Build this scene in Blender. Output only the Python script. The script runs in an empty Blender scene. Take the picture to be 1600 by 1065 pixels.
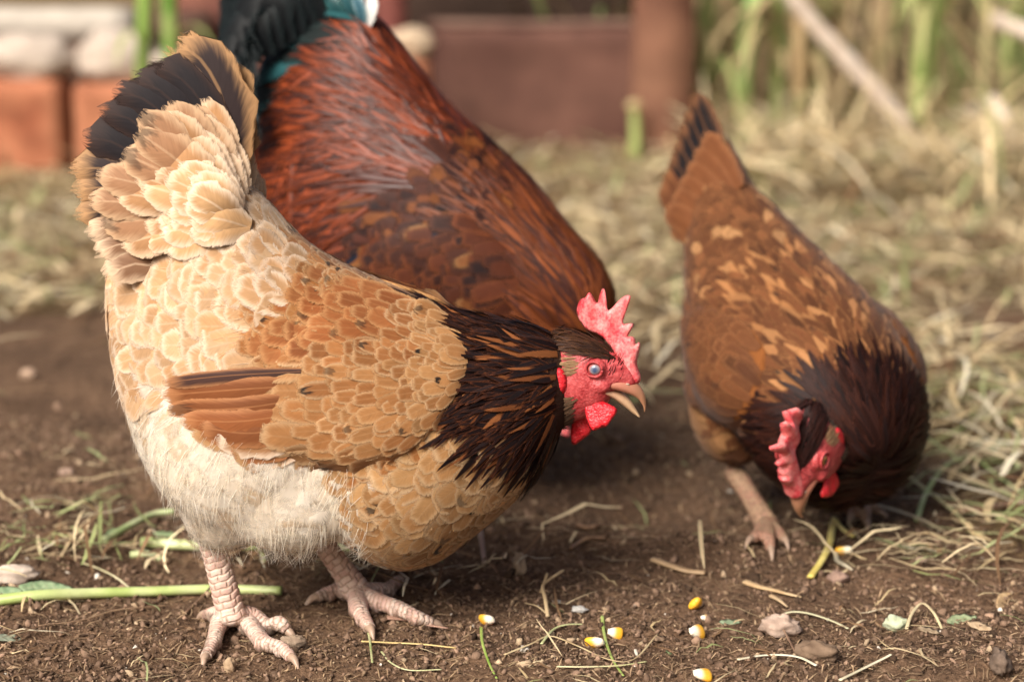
import bpy, bmesh, math, random
import numpy as np
from mathutils import Vector, Matrix, noise
from mathutils.bvhtree import BVHTree
from mathutils.geometry import delaunay_2d_cdt

random.seed(7)
rng = np.random.default_rng(7)
R = math.radians
scene = bpy.context.scene
COL = scene.collection

# ------------------------------------------------------------------ camera
F = 3609.0            # focal length in pixels of the 1600 px wide photograph
CAMH = 0.70
PITCH = R(12.6)
cam_d = bpy.data.cameras.new('camera')
cam = bpy.data.objects.new('camera', cam_d)
COL.objects.link(cam)
cam.location = (0, 0, CAMH)
cam.rotation_euler = (R(90) - PITCH, 0, 0)
cam_d.sensor_width = 36.0
cam_d.lens = 36.0 * F / 1600.0
cam_d.clip_start = 0.05
cam_d.clip_end = 400
cam_d.dof.use_dof = True
cam_d.dof.focus_distance = 1.975
cam_d.dof.aperture_fstop = 3.2
scene.camera = cam

# ------------------------------------------------------------------ light
SUN_EL, SUN_AZ = R(40), R(214)      # azimuth: compass direction the light comes from, 0 = +Y, clockwise
world = bpy.data.worlds.new('World')
scene.world = world
world.use_nodes = True
wn = world.node_tree.nodes
wl = world.node_tree.links
bg = wn['Background']
sky = wn.new('ShaderNodeTexSky')
sky.sky_type = 'NISHITA'
sky.sun_disc = False
sky.sun_elevation = SUN_EL
sky.sun_rotation = SUN_AZ
sky.air_density = 0.7
sky.dust_density = 8.0
sky.ozone_density = 0.0
wl.new(sky.outputs[0], bg.inputs[0])
bg.inputs[1].default_value = 0.075
sun_d = bpy.data.lights.new('sun', 'SUN')
sun_d.energy = 3.4
sun_d.angle = R(30)
sun_d.color = (1.0, 0.958, 0.90)
sun = bpy.data.objects.new('sun', sun_d)
COL.objects.link(sun)
sdir = Vector((math.sin(SUN_AZ) * math.cos(SUN_EL), math.cos(SUN_AZ) * math.cos(SUN_EL), math.sin(SUN_EL)))
sun.rotation_euler = sdir.to_track_quat('Z', 'Y').to_euler()
sun.location = (0, 0, 5)
scene.view_settings.view_transform = 'Standard'
scene.view_settings.look = 'None'
scene.view_settings.gamma = 1.0
scene.view_settings.use_curve_mapping = False
scene.view_settings.exposure = 0.62
scene.cycles.max_bounces = 6
scene.cycles.transparent_max_bounces = 32

# ------------------------------------------------------------------ pixel helpers (photograph pixels -> places)
FWD = np.array((0, math.cos(PITCH), -math.sin(PITCH)))
UPV = np.array((0, math.sin(PITCH), math.cos(PITCH)))
XV = np.array((1.0, 0, 0))
CAMP = np.array((0, 0, CAMH))
def ray(px, py):
    return XV * ((px - 800) / F) - UPV * ((py - 532.5) / F) + FWD
def at_ground(px, py, z=0.0):
    d = ray(px, py)
    return CAMP + d * ((z - CAMH) / d[2])
def at_depth(px, py, Y):
    d = ray(px, py)
    return CAMP + d * (Y / d[1])

class Frame:
    """an upright frame: x along the bird's heading, y to its left, z up"""
    def __init__(s, origin, yaw):
        s.o = np.array(origin, float); s.yaw = yaw
        c, n = math.cos(yaw), math.sin(yaw)
        s.M = np.array(((c, n, 0), (-n, c, 0), (0, 0, 1)))      # world -> local
    def loc(s, w):
        return s.M @ (np.asarray(w, float) - s.o)
    def hp(s, px, py, lat=0.0):
        """point of the bird seen at that pixel on its lengthwise plane at side offset lat"""
        d = ray(px, py)
        l = s.M[1]
        t = (lat - l @ (CAMP - s.o)) / (l @ d)
        return s.loc(CAMP + d * t)
    def g(s, px, py, z=0.0):
        return s.loc(at_ground(px, py, z))

# ------------------------------------------------------------------ mesh helpers
def set_props(o, label=None, category=None, group=None, kind=None):
    if label: o['label'] = label
    if category: o['category'] = category
    if group: o['group'] = group
    if kind: o['kind'] = kind
    return o
def empty(name, loc=(0, 0, 0), yaw=0.0, **kw):
    o = bpy.data.objects.new(name, None)
    o.empty_display_size = 0.05
    COL.objects.link(o)
    o.location = loc
    o.rotation_euler = (0, 0, yaw)
    return set_props(o, **kw)
def raw_mesh(name, verts, faces, smooth=True):
    me = bpy.data.meshes.new(name)
    verts = np.asarray(verts, np.float32).reshape(-1, 3)
    if isinstance(faces, np.ndarray):
        k = faces.shape[1]
        nf = len(faces)
        me.vertices.add(len(verts)); me.vertices.foreach_set('co', verts.ravel())
        me.loops.add(nf * k); me.loops.foreach_set('vertex_index', faces.astype(np.int32).ravel())
        me.polygons.add(nf); me.polygons.foreach_set('loop_start', np.arange(0, nf * k, k, dtype=np.int32))
        me.update(calc_edges=True)
    else:
        me.from_pydata(verts.tolist(), [], [list(map(int, f)) for f in faces])
        me.update()
    if smooth:
        me.polygons.foreach_set('use_smooth', np.ones(len(me.polygons), bool))
    return me
def col_attr(me, name, arr):
    a = me.attributes.new(name, 'FLOAT_COLOR', 'POINT')
    arr = np.asarray(arr, np.float32)
    if arr.ndim == 1:
        arr = np.tile(arr, (len(me.vertices), 1))
    if arr.shape[1] == 3:
        arr = np.concatenate([arr, np.ones((len(arr), 1), np.float32)], 1)
    a.data.foreach_set('color', arr.ravel())
def vec_attr(me, name, arr):
    a = me.attributes.new(name, 'FLOAT_VECTOR', 'POINT')
    a.data.foreach_set('vector', np.asarray(arr, np.float32).ravel())
def link(name, me, mat, parent=None, **kw):
    o = bpy.data.objects.new(name, me)
    COL.objects.link(o)
    if mat is not None and not me.materials:
        me.materials.append(mat)
    if parent is not None:
        o.parent = parent
    return set_props(o, **kw)
def grid_faces(n, m, off=0, wrap=False):
    """quads of an n x m vertex grid (wrap joins the last column to the first)"""
    i = np.arange(n - 1)[:, None]
    j = np.arange(m if wrap else m - 1)[None, :]
    jn = (j + 1) % m
    f = np.stack([i * m + j + 0 * jn, i * m + jn, (i + 1) * m + jn, (i + 1) * m + j + 0 * jn], -1)
    return f.reshape(-1, 4) + off
def catmull(P, n):
    """resample rows of P smoothly to n rows"""
    P = np.asarray(P, float)
    k = len(P)
    if k < 3:
        t = np.linspace(0, 1, n)[:, None]
        return P[0] * (1 - t) + P[-1] * t
    Q = np.vstack([2 * P[0] - P[1], P, 2 * P[-1] - P[-2]])
    t = np.linspace(0, k - 1 - 1e-9, n)
    i = t.astype(int); f = (t - i)[:, None]
    a, b, c, d = Q[i], Q[i + 1], Q[i + 2], Q[i + 3]
    return 0.5 * (2 * b + (c - a) * f + (2 * a - 5 * b + 4 * c - d) * f ** 2 + (3 * b - a - 3 * c + d) * f ** 3)
def tri_cap(nring, m, verts, faces):
    """close both ends of a lofted tube with fans"""
    v = verts.tolist() if isinstance(verts, np.ndarray) else verts
    a = len(v); v.append(list(np.mean(np.array(v[:m]), 0)))
    b = len(v); v.append(list(np.mean(np.array(v[(nring - 1) * m:nring * m]), 0)))
    f = [list(x) for x in faces]
    for j in range(m):
        f.append([a, (j + 1) % m, j]); f.append([b, (nring - 1) * m + j, (nring - 1) * m + (j + 1) % m])
    return np.array(v), f
def loft(st, n=60, m=32, egg=0.12, lat=(0, 1, 0)):
    """stations of (top xyz, bottom xyz, half width): a closed body, rings spanned by top-bottom and the side axis"""
    rows = np.array([list(t) + list(b) + [w] for t, b, w in st])
    rows = catmull(rows, n)
    th = np.linspace(0, 2 * np.pi, m, endpoint=False)
    c = (rows[:, 0:3] + rows[:, 3:6]) / 2
    h = (rows[:, 0:3] - rows[:, 3:6]) / 2
    w = np.maximum(rows[:, 6], 0.002)
    L = np.asarray(lat, float)
    ring = c[:, None] + h[:, None] * np.cos(th)[None, :, None] + \
        L[None, None] * (w[:, None] * np.sin(th)[None] * (1 - egg * np.cos(th))[None])[:, :, None]
    v = ring.reshape(-1, 3)
    return tri_cap(n, m, v, grid_faces(n, m, 0, True))
def ellipsoid(c, r, rot=None, n=20, m=28):
    th = np.linspace(0, np.pi, n)
    ph = np.linspace(0, 2 * np.pi, m, endpoint=False)
    v = np.stack([np.sin(th)[:, None] * np.cos(ph), np.sin(th)[:, None] * np.sin(ph), np.cos(th)[:, None] * np.ones(m)], -1).reshape(-1, 3)
    v = v * np.asarray(r, float)
    if rot is not None:
        v = v @ np.array(rot).T
    return tri_cap(n, m, v + np.asarray(c, float), grid_faces(n, m, 0, True))
def frames_along(P):
    T = np.gradient(P, axis=0)
    T /= np.linalg.norm(T, axis=1)[:, None] + 1e-12
    ref = np.array((0, 0, 1.0)) if abs(T[0][2]) < 0.8 else np.array((1.0, 0, 0))
    A = np.zeros_like(T); B = np.zeros_like(T)
    a = ref - T[0] * (ref @ T[0]); a /= np.linalg.norm(a)
    for i in range(len(P)):
        a = a - T[i] * (a @ T[i]); a /= np.linalg.norm(a) + 1e-12
        A[i] = a; B[i] = np.cross(T[i], a)
    return T, A, B
def tube(P, rad, n=24, m=10, flat=1.0, mod=None, resample=True):
    P = np.asarray(P, float); rad = np.asarray(rad, float)
    if resample:
        Q = catmull(np.column_stack([P, rad]), n)
        P, rad = Q[:, :3], Q[:, 3]
    n = len(P)
    T, A, B = frames_along(P)
    th = np.linspace(0, 2 * np.pi, m, endpoint=False)
    s = np.concatenate([[0], np.cumsum(np.linalg.norm(np.diff(P, axis=0), axis=1))])
    r = rad[:, None] * np.ones(m)[None]
    if mod is not None:
        r = r * mod(s[:, None], th[None])
    v = P[:, None] + A[:, None] * (np.cos(th)[None] * r * flat)[..., None] + B[:, None] * (np.sin(th)[None] * r)[..., None]
    return tri_cap(n, m, v.reshape(-1, 3), grid_faces(n, m, 0, True))
def join(parts):
    V, Fc, o = [], [], 0
    for v, f in parts:
        V.append(np.asarray(v, float))
        Fc += [[i + o for i in x] for x in (f.tolist() if isinstance(f, np.ndarray) else f)]
        o += len(v)
    return np.vstack(V), Fc
def remesh(parts, voxel, it=4, fac=0.5):
    """one continuous skin over overlapping closed shapes"""
    v, f = join(parts)
    me = raw_mesh('tmp', v, f)
    o = bpy.data.objects.new('tmp', me)
    COL.objects.link(o)
    m = o.modifiers.new('r', 'REMESH'); m.mode = 'VOXEL'; m.voxel_size = voxel
    if it:
        s = o.modifiers.new('s', 'SMOOTH'); s.iterations = it; s.factor = fac
    dg = bpy.context.evaluated_depsgraph_get()
    out = bpy.data.meshes.new_from_object(o.evaluated_get(dg))
    bpy.data.objects.remove(o); bpy.data.meshes.remove(me)
    out.polygons.foreach_set('use_smooth', np.ones(len(out.polygons), bool))
    return out
def mesh_arrays(me):
    v = np.empty(len(me.vertices) * 3, np.float32); me.vertices.foreach_get('co', v)
    me.calc_loop_triangles()
    t = np.empty(len(me.loop_triangles) * 3, np.int32); me.loop_triangles.foreach_get('vertices', t)
    return v.reshape(-1, 3).astype(float), t.reshape(-1, 3)
def bvh_of(me):
    v, t = mesh_arrays(me)
    return BVHTree.FromPolygons([tuple(x) for x in v], [tuple(map(int, x)) for x in t])
def sample(me, n):
    v, t = mesh_arrays(me)
    a, b, c = v[t[:, 0]], v[t[:, 1]], v[t[:, 2]]
    nr = np.cross(b - a, c - a)
    ar = np.linalg.norm(nr, axis=1)
    i = rng.choice(len(t), n, p=ar / ar.sum())
    r1 = np.sqrt(rng.random(n)); r2 = rng.random(n)
    p = a[i] * (1 - r1)[:, None] + b[i] * (r1 * (1 - r2))[:, None] + c[i] * (r1 * r2)[:, None]
    return p, nr[i] / (ar[i][:, None] + 1e-12)
def poisson(p, rad):
    """keep points no closer than their own radius"""
    cell = float(np.max(rad))
    grid = {}
    keep = []
    for i in range(len(p)):
        k = tuple((p[i] // cell).astype(int))
        ok = True
        r2 = rad[i] ** 2
        for dx in (-1, 0, 1):
            for dy in (-1, 0, 1):
                for dz in (-1, 0, 1):
                    for j in grid.get((k[0] + dx, k[1] + dy, k[2] + dz), ()):
                        d = p[i] - p[j]
                        if d[0] * d[0] + d[1] * d[1] + d[2] * d[2] < r2:
                            ok = False; break
                    if not ok: break
                if not ok: break
            if not ok: break
        if ok:
            grid.setdefault(k, []).append(i); keep.append(i)
    return np.array(keep, int)
def inside(poly, p):
    x, y = p; c = False
    for i in range(len(poly)):
        x1, y1 = poly[i]; x2, y2 = poly[i - 1]
        if (y1 > y) != (y2 > y) and x < (x2 - x1) * (y - y1) / (y2 - y1) + x1:
            c = not c
    return c
def chaikin(P, it=1):
    P = np.asarray(P, float)
    for _ in range(it):
        Q = np.roll(P, -1, 0)
        P = np.stack([P * .75 + Q * .25, P * .25 + Q * .75], 1).reshape(-1, P.shape[1])
    return P
def seg_dist(p, poly):
    a = poly; b = np.roll(poly, -1, 0)
    ab = b - a
    t = np.clip(((p - a) * ab).sum(1) / ((ab * ab).sum(1) + 1e-15), 0, 1)
    return np.sqrt((((a + ab * t[:, None]) - p) ** 2).sum(1).min())
def pillow(outline, step, thick, soft, place, it=1):
    """a solid lobe from an outline: rounded edges, thickness by distance to the edge; place(u, w, side offset) -> xyz"""
    poly = chaikin(outline, it) if it else np.asarray(outline, float)
    lo, hi = poly.min(0), poly.max(0)
    pts = [Vector(p) for p in poly]
    dist = [0.0] * len(poly)
    k = 0
    y = lo[1] + step / 2
    while y < hi[1]:
        x = lo[0] + (step / 2 if k % 2 else step)
        while x < hi[0]:
            p = np.array((x, y))
            if inside(poly, p):
                d = seg_dist(p, poly)
                if d > step * 0.4:
                    pts.append(Vector(p)); dist.append(d)
            x += step
        y += step * .87; k += 1
    n = len(poly)
    V, E, Fc = delaunay_2d_cdt(pts, [(i, (i + 1) % n) for i in range(n)], [list(range(n))], 1, 1e-7)[:3]
    D = [seg_dist(np.array(v), poly) for v in V]
    out = []; front = []; back = []
    for v, d in zip(V, D):
        q = min(d / soft, 1.0)
        t = thick * math.sqrt(max(0.0, 1 - (1 - q) ** 2))
        front.append(len(out)); out.append(place(v[0], v[1], t))
        if d < 1e-6:
            back.append(front[-1])
        else:
            back.append(len(out)); out.append(place(v[0], v[1], -t))
    faces = []
    for f in Fc:
        faces.append([front[i] for i in f]); faces.append([back[i] for i in reversed(f)])
    return np.array(out), faces

# ------------------------------------------------------------------ materials
class N:
    def __init__(s, name):
        s.m = bpy.data.materials.new(name); s.m.use_nodes = True
        s.t = s.m.node_tree; s.b = s.t.nodes['Principled BSDF']; s.out = s.t.nodes['Material Output']
    def n(s, kind, **kw):
        o = s.t.nodes.new('ShaderNode' + kind)
        for k, v in kw.items(): setattr(o, k, v)
        return o
    def l(s, a, b): s.t.links.new(a, b)
    def val(s, sock, v):
        if hasattr(v, 'is_output') or isinstance(v, bpy.types.NodeSocket): s.l(v, sock)
        else: sock.default_value = v
    def math(s, op, a, b=0.0, c=None, clamp=False):
        o = s.n('Math', operation=op, use_clamp=clamp)
        s.val(o.inputs[0], a); s.val(o.inputs[1], b)
        if c is not None: s.val(o.inputs[2], c)
        return o.outputs[0]
    def smooth(s, x, a, b, lo=0.0, hi=1.0):
        o = s.n('MapRange', interpolation_type='SMOOTHSTEP')
        s.val(o.inputs[0], x); o.inputs[1].default_value = a; o.inputs[2].default_value = b
        o.inputs[3].default_value = lo; o.inputs[4].default_value = hi
        return o.outputs[0]
    def mix(s, f, a, b, mode='MIX'):
        o = s.n('Mix', data_type='RGBA', blend_type=mode)
        s.val(o.inputs[0], f)
        for k, v in ((6, a), (7, b)):
            if isinstance(v, bpy.types.NodeSocket): s.l(v, o.inputs[k])
            else: o.inputs[k].default_value = (*v, 1) if len(v) == 3 else v
        return o.outputs[2]
    def noise(s, vec, scale, detail=3, rough=.55):
        o = s.n('TexNoise'); o.inputs['Scale'].default_value = scale
        o.inputs['Detail'].default_value = detail; o.inputs['Roughness'].default_value = rough
        if vec is not None: s.l(vec, o.inputs['Vector'])
        return o.outputs[0]
    def ramp(s, f, stops):
        o = s.n('ValToRGB'); e = o.color_ramp.elements
        while len(e) < len(stops): e.new(.5)
        for k, (p, c) in enumerate(stops):
            e[k].position = p; e[k].color = (*c, 1)
        s.l(f, o.inputs[0]); return o.outputs[0]
    def bump(s, h, strength, dist):
        o = s.n('Bump'); o.inputs['Strength'].default_value = strength; o.inputs['Distance'].default_value = dist
        s.l(h, o.inputs['Height']); s.l(o.outputs[0], s.b.inputs['Normal'])
        return o.outputs[0]
    def p(s, **kw):
        for k, v in kw.items():
            s.val(s.b.inputs[k.replace('_', ' ')], v)

def feather_mat(name, rough=.6, spec=.25, transl=.12, sheen=.15, streak=.45, fr0=.62, fr1=1.0, ragged=.7, freq=26.0, lace=(.30, .86), shaft=.16):
    n = N(name)
    a = n.n('Attribute', attribute_name='fuv'); c = n.n('Attribute', attribute_name='Col'); e = n.n('Attribute', attribute_name='Edge')
    sp = n.n('SeparateXYZ'); n.l(a.outputs['Vector'], sp.inputs[0])
    s_, v_, r_ = sp.outputs
    av = n.math('ABSOLUTE', v_)
    tip = n.smooth(s_, .62, 1.02)
    edge = n.math('MAXIMUM', av, tip)
    cv = n.n('CombineXYZ')
    n.l(n.math('SUBTRACT', n.math('MULTIPLY', s_, freq), n.math('MULTIPLY', av, freq * .27)), cv.inputs[0])
    n.l(n.math('MULTIPLY', v_, 1.5), cv.inputs[1]); n.l(n.math('MULTIPLY', r_, 91.0), cv.inputs[2])
    barb = n.noise(cv.outputs[0], 1.0, 2, .6)
    cv2 = n.n('CombineXYZ')
    n.l(n.math('MULTIPLY', s_, 3.0), cv2.inputs[0]); n.l(n.math('MULTIPLY', v_, 2.2), cv2.inputs[1]); n.l(n.math('MULTIPLY', r_, 57.0), cv2.inputs[2])
    blot = n.noise(cv2.outputs[0], 1.0, 3, .6)
    wob = n.math('ADD', edge, n.math('MULTIPLY', n.math('SUBTRACT', barb, .5), .35))
    m = n.smooth(wob, *lace)
    m = n.math('MULTIPLY', m, e.outputs['Alpha'])
    col = n.mix(m, c.outputs['Color'], e.outputs['Color'])
    rach = n.math('MULTIPLY', n.smooth(av, .02, .09, 1, 0), shaft)
    col = n.mix(rach, col, e.outputs['Color'])
    dark = n.smooth(n.math('ADD', s_, n.math('MULTIPLY', n.math('SUBTRACT', blot, .5), .7)), .74, .84)
    dark = n.math('MULTIPLY', dark, n.math('SUBTRACT', 1.0, c.outputs['Alpha']))
    dark = n.math('MULTIPLY', dark, n.smooth(n.math('ADD', av, n.math('MULTIPLY', blot, .6)), 1.0, .7))
    col = n.mix(dark, col, (.014, .010, .009))
    k = n.math('ADD', 1.0 - streak * .5, n.math('MULTIPLY', barb, streak))
    k = n.math('MULTIPLY', k, n.math('ADD', .78, n.math('MULTIPLY', blot, .44)))
    col = n.mix(1.0, col, k, 'MULTIPLY') if False else n.mix(1.0, col, n_rgb(n, k), 'MULTIPLY')
    n.l(col, n.b.inputs['Base Color'])
    n.p(Roughness=rough, Specular_IOR_Level=spec, Sheen_Weight=sheen, Sheen_Roughness=.5)
    n.bump(barb, .3, .0005)
    t = n.n('BsdfTranslucent'); n.l(col, t.inputs[0])
    mx = n.n('MixShader'); mx.inputs[0].default_value = transl
    n.l(n.b.outputs[0], mx.inputs[1]); n.l(t.outputs[0], mx.inputs[2])
    # barbs part at the margin: real gaps between them
    fray = n.math('ADD', n.math('MAXIMUM', av, n.smooth(s_, .70, 1.0)), n.math('MULTIPLY', n.math('SUBTRACT', barb, .5), ragged))
    al = n.smooth(fray, fr0, fr1)
    tr = n.n('BsdfTransparent')
    m2 = n.n('MixShader'); n.l(al, m2.inputs[0]); n.l(mx.outputs[0], m2.inputs[1]); n.l(tr.outputs[0], m2.inputs[2])
    n.l(m2.outputs[0], n.out.inputs[0])
    return n.m
def n_rgb(n, x):
    o = n.n('CombineColor')
    for i in range(3): n.l(x, o.inputs[i])
    return o.outputs[0]
def col_mat(name, rough=.7, spec=.25, nscale=60, namt=.4, bscale=120, bump=.3, bdist=.002, transl=0, sub=0, sheen=0, attr='Col', base=None, detail=4):
    n = N(name)
    tc = n.n('TexCoord')
    if base is None:
        c = n.n('Attribute', attribute_name=attr).outputs['Color']
    else:
        r = n.n('RGB'); r.outputs[0].default_value = (*base, 1); c = r.outputs[0]
    no = n.noise(tc.outputs['Object'], nscale, detail, .6)
    k = n.math('ADD', 1 - namt, n.math('MULTIPLY', no, 2 * namt))
    col = n.mix(1.0, c, n_rgb(n, k), 'MULTIPLY')
    n.l(col, n.b.inputs['Base Color'])
    n.p(Roughness=rough, Specular_IOR_Level=spec, Sheen_Weight=sheen)
    if sub:
        n.p(Subsurface_Weight=sub, Subsurface_Scale=.006)
        n.b.inputs['Subsurface Radius'].default_value = (1, .35, .25)
    if bump:
        n.bump(n.noise(tc.outputs['Object'], bscale, 4, .65), bump, bdist)
    if transl:
        t = n.n('BsdfTranslucent'); n.l(col, t.inputs[0])
        mx = n.n('MixShader'); mx.inputs[0].default_value = transl
        n.l(n.b.outputs[0], mx.inputs[1]); n.l(t.outputs[0], mx.inputs[2]); n.l(mx.outputs[0], n.out.inputs[0])
    return n.m
def comb_mat(name, a, b, rough=.42, bump=.55, fine=520, fold=260):
    n = N(name); tc = n.n('TexCoord')
    big = n.noise(tc.outputs['Object'], 90, 4, .6)
    vo = n.n('TexVoronoi'); vo.inputs['Scale'].default_value = fine; n.l(tc.outputs['Object'], vo.inputs['Vector'])
    col = n.ramp(n.math('ADD', big, n.math('MULTIPLY', n.math('SUBTRACT', n.noise(tc.outputs['Object'], 420, 2, .6), .5), .5)), [(.32, a), (.68, b)])
    n.l(col, n.b.inputs['Base Color'])
    n.p(Roughness=rough, Specular_IOR_Level=.4, Subsurface_Weight=.25, Subsurface_Scale=.004)
    n.b.inputs['Subsurface Radius'].default_value = (1, .3, .25)
    h = n.math('ADD', vo.outputs['Distance'], n.math('MULTIPLY', n.noise(tc.outputs['Object'], fold, 3, .6), 1.6))
    n.bump(h, bump, .0011)
    return n.m
def leg_mat(name, base, crev, red):
    n = N(name); tc = n.n('TexCoord')
    at = n.n('Attribute', attribute_name='Col')
    sp = n.n('SeparateColor'); n.l(at.outputs['Color'], sp.inputs[0])      # R: plate (1) or gap (0), G: plate tint
    no = n.noise(tc.outputs['Object'], 160, 4, .6)
    no2 = n.noise(tc.outputs['Object'], 45, 2, .5)
    col = n.mix(n.smooth(n.math('ADD', no2, n.math('MULTIPLY', n.math('SUBTRACT', sp.outputs[1], .5), .35)), .40, .62), base, red)
    col = n.mix(n.math('MULTIPLY', n.smooth(no, .55, .75), .55), col, crev)
    col = n.mix(sp.outputs[0], crev, col)
    pos = n.n('SeparateXYZ'); n.l(tc.outputs['Object'], pos.inputs[0])
    mud = n.smooth(n.math('ADD', pos.outputs[2], n.math('MULTIPLY', n.math('SUBTRACT', no, .5), .05)), .016, .002)      # soil caked on the toes
    col = n.mix(n.math('MULTIPLY', mud, .75), col, (.15, .095, .062))
    n.l(col, n.b.inputs['Base Color'])
    n.p(Roughness=.5, Specular_IOR_Level=.35, Subsurface_Weight=.1, Subsurface_Scale=.004)
    vo = n.n('TexVoronoi'); vo.inputs['Scale'].default_value = 240; vo.feature = 'DISTANCE_TO_EDGE'; n.l(tc.outputs['Object'], vo.inputs['Vector'])
    h = n.math('ADD', n.math('MULTIPLY', sp.outputs[0], 1.2), n.math('MULTIPLY', no, .8))
    n.bump(h, .6, .0012)
    return n.m

M = {}
M['feather'] = feather_mat('feather', .68, .12, .20, .10, .40, .78, 1.08, .55, lace=(.42, 1.12))
M['glossy_feather'] = feather_mat('glossy feather', .33, .22, .03, .0, .7)
M['quill'] = feather_mat('quill feather', .55, .12, .10, .05, .35, .88, 1.06, .40, lace=(.42, 1.05), shaft=.4)
M['glossy_quill'] = feather_mat('glossy quill feather', .36, .5, .03, .0, .4, .9, 1.06, .3)
M['dark_feather'] = feather_mat('hackle feather', .42, .06, .02, .0, .7)
M['downy'] = feather_mat('downy feather', .9, .04, .45, .2, .18, .25, 1.0, 1.0, 44.0)
M['down'] = col_mat('down', .9, .03, 50, .06, 200, 0, .001, transl=.6, sheen=.2)
M['skin_under'] = col_mat('underplumage', .9, .1, 90, .25, 300, .6, .003)
M['red_skin'] = comb_mat('bare red skin', (.27, .014, .018), (.56, .10, .10), .5, .4, 420, 170)
M['comb'] = comb_mat('comb', (.60, .045, .060), (.82, .28, .26), .5, .28)
M['wattle'] = comb_mat('wattle', (.55, .012, .022), (.68, .035, .045), .38)
M['beak'] = col_mat('horn beak', .35, .45, 220, .22, 300, .15, .0006)
M['leg'] = leg_mat('scaly leg', (.70, .54, .45), (.44, .29, .21), (.61, .40, .33))
M['leg_brown'] = leg_mat('scaly leg, dusty', (.42, .27, .17), (.14, .08, .05), (.40, .22, .15))
M['claw'] = col_mat('claw', .4, .4, 200, .3, 300, .1, .0005, base=(.36, .25, .18))
M['eye'] = col_mat('eye', .12, .6, 30, .05, 100, 0)
M['straw'] = col_mat('straw', .55, .3, 150, .3, 400, .2, .0008, transl=.15)
M['crumb'] = col_mat('soil crumbs', .95, .1, 300, .35, 900, .6, .0015)
M['stone'] = col_mat('stone', .85, .2, 90, .35, 260, .6, .002)
M['stem'] = col_mat('green stem', .4, .4, 90, .25, 300, .2, .0008, transl=.08)
M['leaf'] = col_mat('leaf scrap', .6, .3, 120, .35, 300, .4, .001, transl=.2)
M['kernel'] = col_mat('corn kernel', .3, .45, 200, .12, 300, .1, .0006, sub=.2)
M['wood'] = col_mat('painted board', .8, .12, 13, .55, 60, .4, .004, detail=6)
M['terracotta'] = col_mat('terracotta block', .9, .10, 16, .6, 90, .5, .004, detail=6)

def soil_mat():
    n = N('soil and litter'); tc = n.n('TexCoord'); P = tc.outputs['Object']
    a = n.noise(P, 9, 5, .6); b = n.noise(P, 160, 5, .7); c = n.noise(P, 620, 3, .6)
    col = n.ramp(b, [(.30, (.062, .037, .023)), (.52, (.168, .100, .060)), (.74, (.31, .20, .125))])
    col = n.mix(n.smooth(a, .42, .62), col, n.ramp(b, [(.3, (.052, .031, .019)), (.7, (.19, .114, .070))]))
    fleck = n.smooth(c, .70, .78)
    col = n.mix(n.math('MULTIPLY', fleck, .55), col, (.34, .25, .16))
    lit = n.n('Attribute', attribute_name='Col').outputs['Color']
    sep = n.n('SeparateColor'); n.l(lit, sep.inputs[0])
    lt = n.ramp(n.noise(P, 55, 5, .7), [(.3, (.075, .045, .024)), (.5, (.19, .125, .062)), (.7, (.36, .265, .135))])
    f = n.smooth(n.math('ADD', sep.outputs[0], n.math('MULTIPLY', n.math('SUBTRACT', b, .5), .7)), .35, .7)
    col = n.mix(f, col, lt)
    n.l(col, n.b.inputs['Base Color'])
    n.p(Roughness=.95, Specular_IOR_Level=.12)
    h = n.math('ADD', b, n.math('MULTIPLY', c, .45))
    n.bump(h, .9, .006)
    return n.m
M['soil'] = soil_mat()

# ------------------------------------------------------------------ the ground
def litter(x, y):
    """how much straw lies here, 0..1"""
    k = 0.0
    yy = y + .34 * noise.noise((x * 3.1, y * 3.1, 7.7)) + .12 * noise.noise((x * 11, y * 11, 1.7))
    far = min(max((yy - 2.85) / .8, 0), 1)
    k = far
    if x > .40:
        k = max(k, min(max((x - .40) / .10, 0), 1) * min(max((y - 2.02) / .25, 0), 1) * .8)
    if x < -.25:
        k = min(max((yy - 2.98) / .6, 0), 1)
    n1 = noise.noise((x * 2.2, y * 2.2, 3.1)) * .5 + .5
    k *= .55 + .9 * n1
    # a bare hollow on the right behind the small hen, and bare soil between the birds
    k *= 1 - .95 * math.exp(-(((x - .72) / .12) ** 2 + ((y - 3.30) / .22) ** 2))
    return min(max(k, 0), 1)
def height(x, y):
    h = .010 * noise.fractal((x * 5, y * 5, 0), 1.0, 2.0, 3)
    h += .0045 * noise.fractal((x * 26, y * 26, 5), .9, 2.0, 3)
    if 1.5 < y < 3.2 and abs(x) < 1.2:
        t = noise.noise((x * 70, y * 70, 9))
        h += .004 * max(t, 0) ** 1.0 + .0022 * noise.noise((x * 150, y * 150, 2))
    h += -.034 * math.exp(-(((x - .14) / .10) ** 2 + ((y - 2.36) / .09) ** 2)) + .020 * math.exp(-(((x - .20) / .10) ** 2 + ((y - 2.16) / .05) ** 2))       # scratched hollow
    h += .014 * math.exp(-(((x - .38) / .30) ** 2 + ((y - 1.84) / .05) ** 2))        # low ridge in front
    return h
def axis(a, b, d, lim_lo, lim_hi, g=1.13):
    xs = list(np.arange(a, b, d))
    s = d; x = xs[-1]
    while x < lim_hi: s *= g; x += s; xs.append(x)
    s = d; x = xs[0]; lo = []
    while x > lim_lo: s *= g; x -= s; lo.append(x)
    return np.array(lo[::-1] + xs)
gx = axis(-.62, .75, .0055, -80, 80)
gy = axis(1.70, 2.65, .0055, -60, 160)
gv = np.zeros((len(gy), len(gx), 3)); gc = np.zeros((len(gy), len(gx), 3))
for j, y in enumerate(gy):
    for i, x in enumerate(gx):
        gv[j, i] = (x, y, height(x, y)); gc[j, i, 0] = litter(x, y)
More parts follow.
